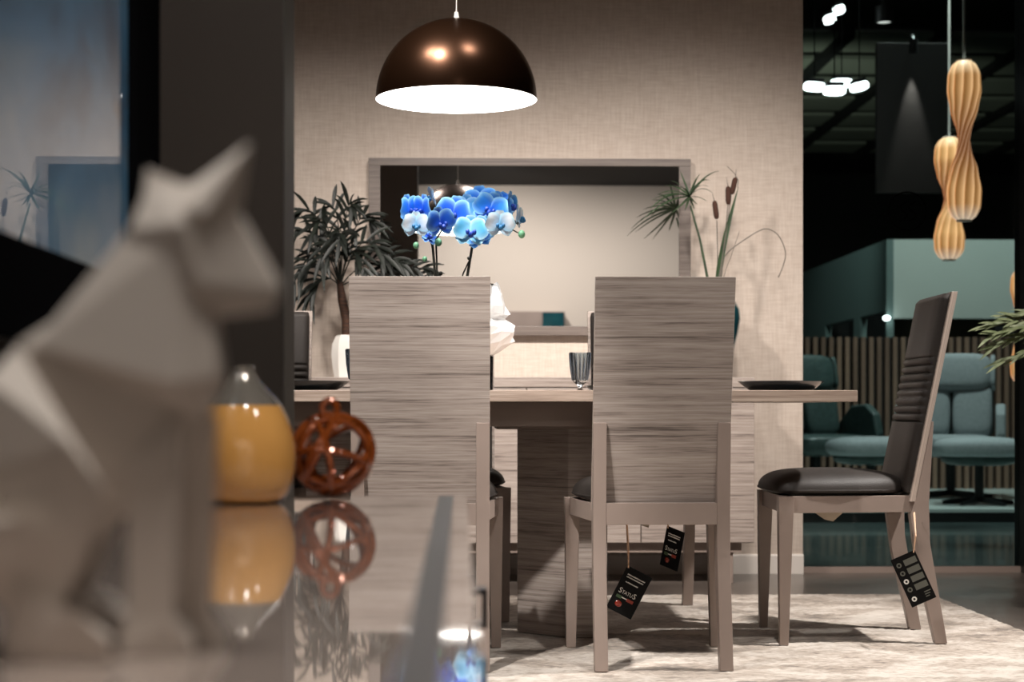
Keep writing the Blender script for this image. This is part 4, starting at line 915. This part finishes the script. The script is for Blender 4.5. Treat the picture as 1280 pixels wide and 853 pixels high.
# twisted veneer pendants
def twisted(px, ytop, ybot, Y, label, wpx=42, ph=0.0):
    top = W(px, ytop, Y); bot = W(px, ybot, Y); H = top.z - bot.z; Rm = wpx * Y / FPX / 2
    t = thing('twisted_pendant', label, 'lamp', bot, 0, 'twisted veneer pendant lamps')
    NS = 11; NZ = 40
    def ringpt(a, v):
        v2 = (v * 2) % 1.0 if v < 1 else 1.0
        e = v2 if v >= 0.5 else 1 - v2           # 0 at the waist, 1 at the outer end of each lobe
        K = ((0, .34), (.12, .42), (.38, .80), (.62, 1.0), (.82, .96), (.93, .78), (1.001, .40))
        for q in range(6):
            if K[q][0] <= e < K[q + 1][0]:
                f = (e - K[q][0]) / (K[q + 1][0] - K[q][0]); f = f * f * (3 - 2 * f) * .5 + f * .5
                pinch = K[q][1] + (K[q + 1][1] - K[q][1]) * f
        tw = ph + 1.15 * math.tanh((v - 0.5) * 6)
        x = Rm * pinch * math.cos(a); y = Rm * pinch * 0.97 * math.sin(a)
        c, s = math.cos(tw), math.sin(tw); return (x * c - y * s, x * s + y * c, v * H)
    for k in range(NS):
        a0 = 2 * PI * k / NS; a1 = a0 + 2 * PI / NS * 1.04
        g = MB(); tint = []
        for i in range(NZ + 1):
            v = i / NZ
            for j in range(4):
                f = j / 3; a = a0 + (a1 - a0) * f; p = Vector(ringpt(a, v)); p.x *= 1 + 0.025 * f; p.y *= 1 + 0.025 * f
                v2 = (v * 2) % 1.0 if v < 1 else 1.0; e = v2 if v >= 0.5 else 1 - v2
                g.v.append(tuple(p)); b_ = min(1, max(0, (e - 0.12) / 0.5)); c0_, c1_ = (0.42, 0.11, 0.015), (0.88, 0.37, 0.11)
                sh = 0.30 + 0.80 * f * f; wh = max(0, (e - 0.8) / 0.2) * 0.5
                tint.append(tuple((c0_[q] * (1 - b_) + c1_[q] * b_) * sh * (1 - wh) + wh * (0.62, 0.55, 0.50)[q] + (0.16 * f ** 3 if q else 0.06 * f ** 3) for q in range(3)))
        for i in range(NZ):
            for j in range(3): a = i * 4 + j; g.f.append((a, a + 1, a + 5, a + 4))
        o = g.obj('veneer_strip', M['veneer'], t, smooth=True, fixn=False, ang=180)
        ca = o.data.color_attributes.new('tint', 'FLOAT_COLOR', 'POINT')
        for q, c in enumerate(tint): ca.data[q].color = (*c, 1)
    for z, rr_ in ((H, 0.45), (0, 0.45)):
        MB().lathe([(0.0005, z - 0.004), (Rm * rr_, z - 0.004), (Rm * rr_, z + 0.004), (0.0005, z + 0.004)], 20).obj('end_cap', M['white'], t, smooth=True)
    MB().tube([(0, 0, H), (0, 0, 4.75 - bot.z)], 0.0075, 6).obj('cord', M['cable'], t)
    return t
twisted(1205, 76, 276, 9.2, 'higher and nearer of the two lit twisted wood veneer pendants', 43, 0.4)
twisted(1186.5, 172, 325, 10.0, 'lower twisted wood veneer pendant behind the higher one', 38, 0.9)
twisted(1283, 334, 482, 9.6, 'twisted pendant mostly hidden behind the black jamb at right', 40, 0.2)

# armchairs and footstools of the hall
def rbox(m, x0, x1, y0, y1, z0, z1, T=None, pw=0.42, n=20):
    return m.ell(((x0 + x1) / 2, (y0 + y1) / 2, (z0 + z1) / 2), ((x1 - x0) / 2, (y1 - y0) / 2, (z1 - z0) / 2), n, 12, T, pw)
def star_base(t, h, r=0.30):
    MB().lathe([(0.03, 0.02), (0.03, h)], 16).obj('pedestal', M['black'], t, smooth=True)
    for k in range(5):
        a = 2 * PI * k / 5 + 0.3
        MB().tube([(0, 0, 0.035), (r * math.cos(a), r * math.sin(a), 0.012)], [0.022, 0.012], 8).obj('base_arm', M['black'], t, smooth=True)
def armchair(x, y, rz, mat, label):      # local: front is -y
    t = thing('lounge_chair', label, 'armchair', (x, y, HZ0 + 0.082), rz, 'lounge armchairs on the platform')
    star_base(t, 0.30)
    RB = Matrix.Translation((0, 0.20, 0.42)) @ Matrix.Rotation(math.radians(-14), 4, 'X')
    rbox(MB(), -0.30, 0.30, -0.34, 0.26, 0.29, 0.45).obj('seat', mat, t, smooth=True)
    for s in (-1, 1): rbox(MB(), *(sorted((s * 0.005, s * 0.29))), -0.09, 0.06, 0.0, 0.40, RB).obj('back_cushion', mat, t, smooth=True)
    h = rbox(MB(), -0.28, 0.28, -0.12, 0.05, 0.34, 0.62, RB).obj('headrest', mat, t, smooth=True)
    for s in (-1, 1): rbox(MB(), *(sorted((s * 0.27, s * 0.31))), -0.10, 0.06, 0.36, 0.61, RB).obj('headrest_wing', mat, t, smooth=True)
    rbox(MB(), -0.30, 0.30, 0.03, 0.10, -0.06, 0.58, RB).obj('back_shell', M['teal_dark'], t, smooth=True)
    for s in (-1, 1):
        P = [(0.28, 0.34), (0.22, 0.54), (0.05, 0.66), (-0.15, 0.67), (-0.27, 0.60), (-0.32, 0.45), (-0.28, 0.30), (0.1, 0.28)]
        MB().prism(P, 0, min(s * 0.31, s * 0.38), max(s * 0.31, s * 0.38)).obj('armrest', mat, t, bevel=0.02, seg=3)
    return t
armchair(W(1186, 500, 12.5).x, 12.45, -0.3, M['teal_fabric'], 'light teal lounge armchair behind the side view chair')
armchair(W(1022, 500, 12.7).x, 12.75, 0.3, M['teal_dark'], 'dark green leather lounge armchair at the edge of the papered wall')
def stool(x, y, rz, label):
    t = thing('footstool', label, 'footstool', (x, y, HZ0 + 0.082), rz, 'footstools on the platform')
    star_base(t, 0.26, 0.24)
    MB().ell((0, 0, 0.375), (0.30, 0.22, 0.075), 24, 12, None, 0.7).obj('cushion', M['teal_fabric'], t, smooth=True)
    MB().ell((0, 0, 0.305), (0.25, 0.18, 0.05), 24, 10, None, 0.7).obj('shell', M['teal_dark'], t, smooth=True); return t
stool(W(1088, 560, 11.7).x, 11.7, 0.2, 'teal footstool between the two lounge armchairs')
stool(W(1224, 560, 11.5).x, 11.5, -0.15, 'teal footstool on a black pedestal, near the right jamb')
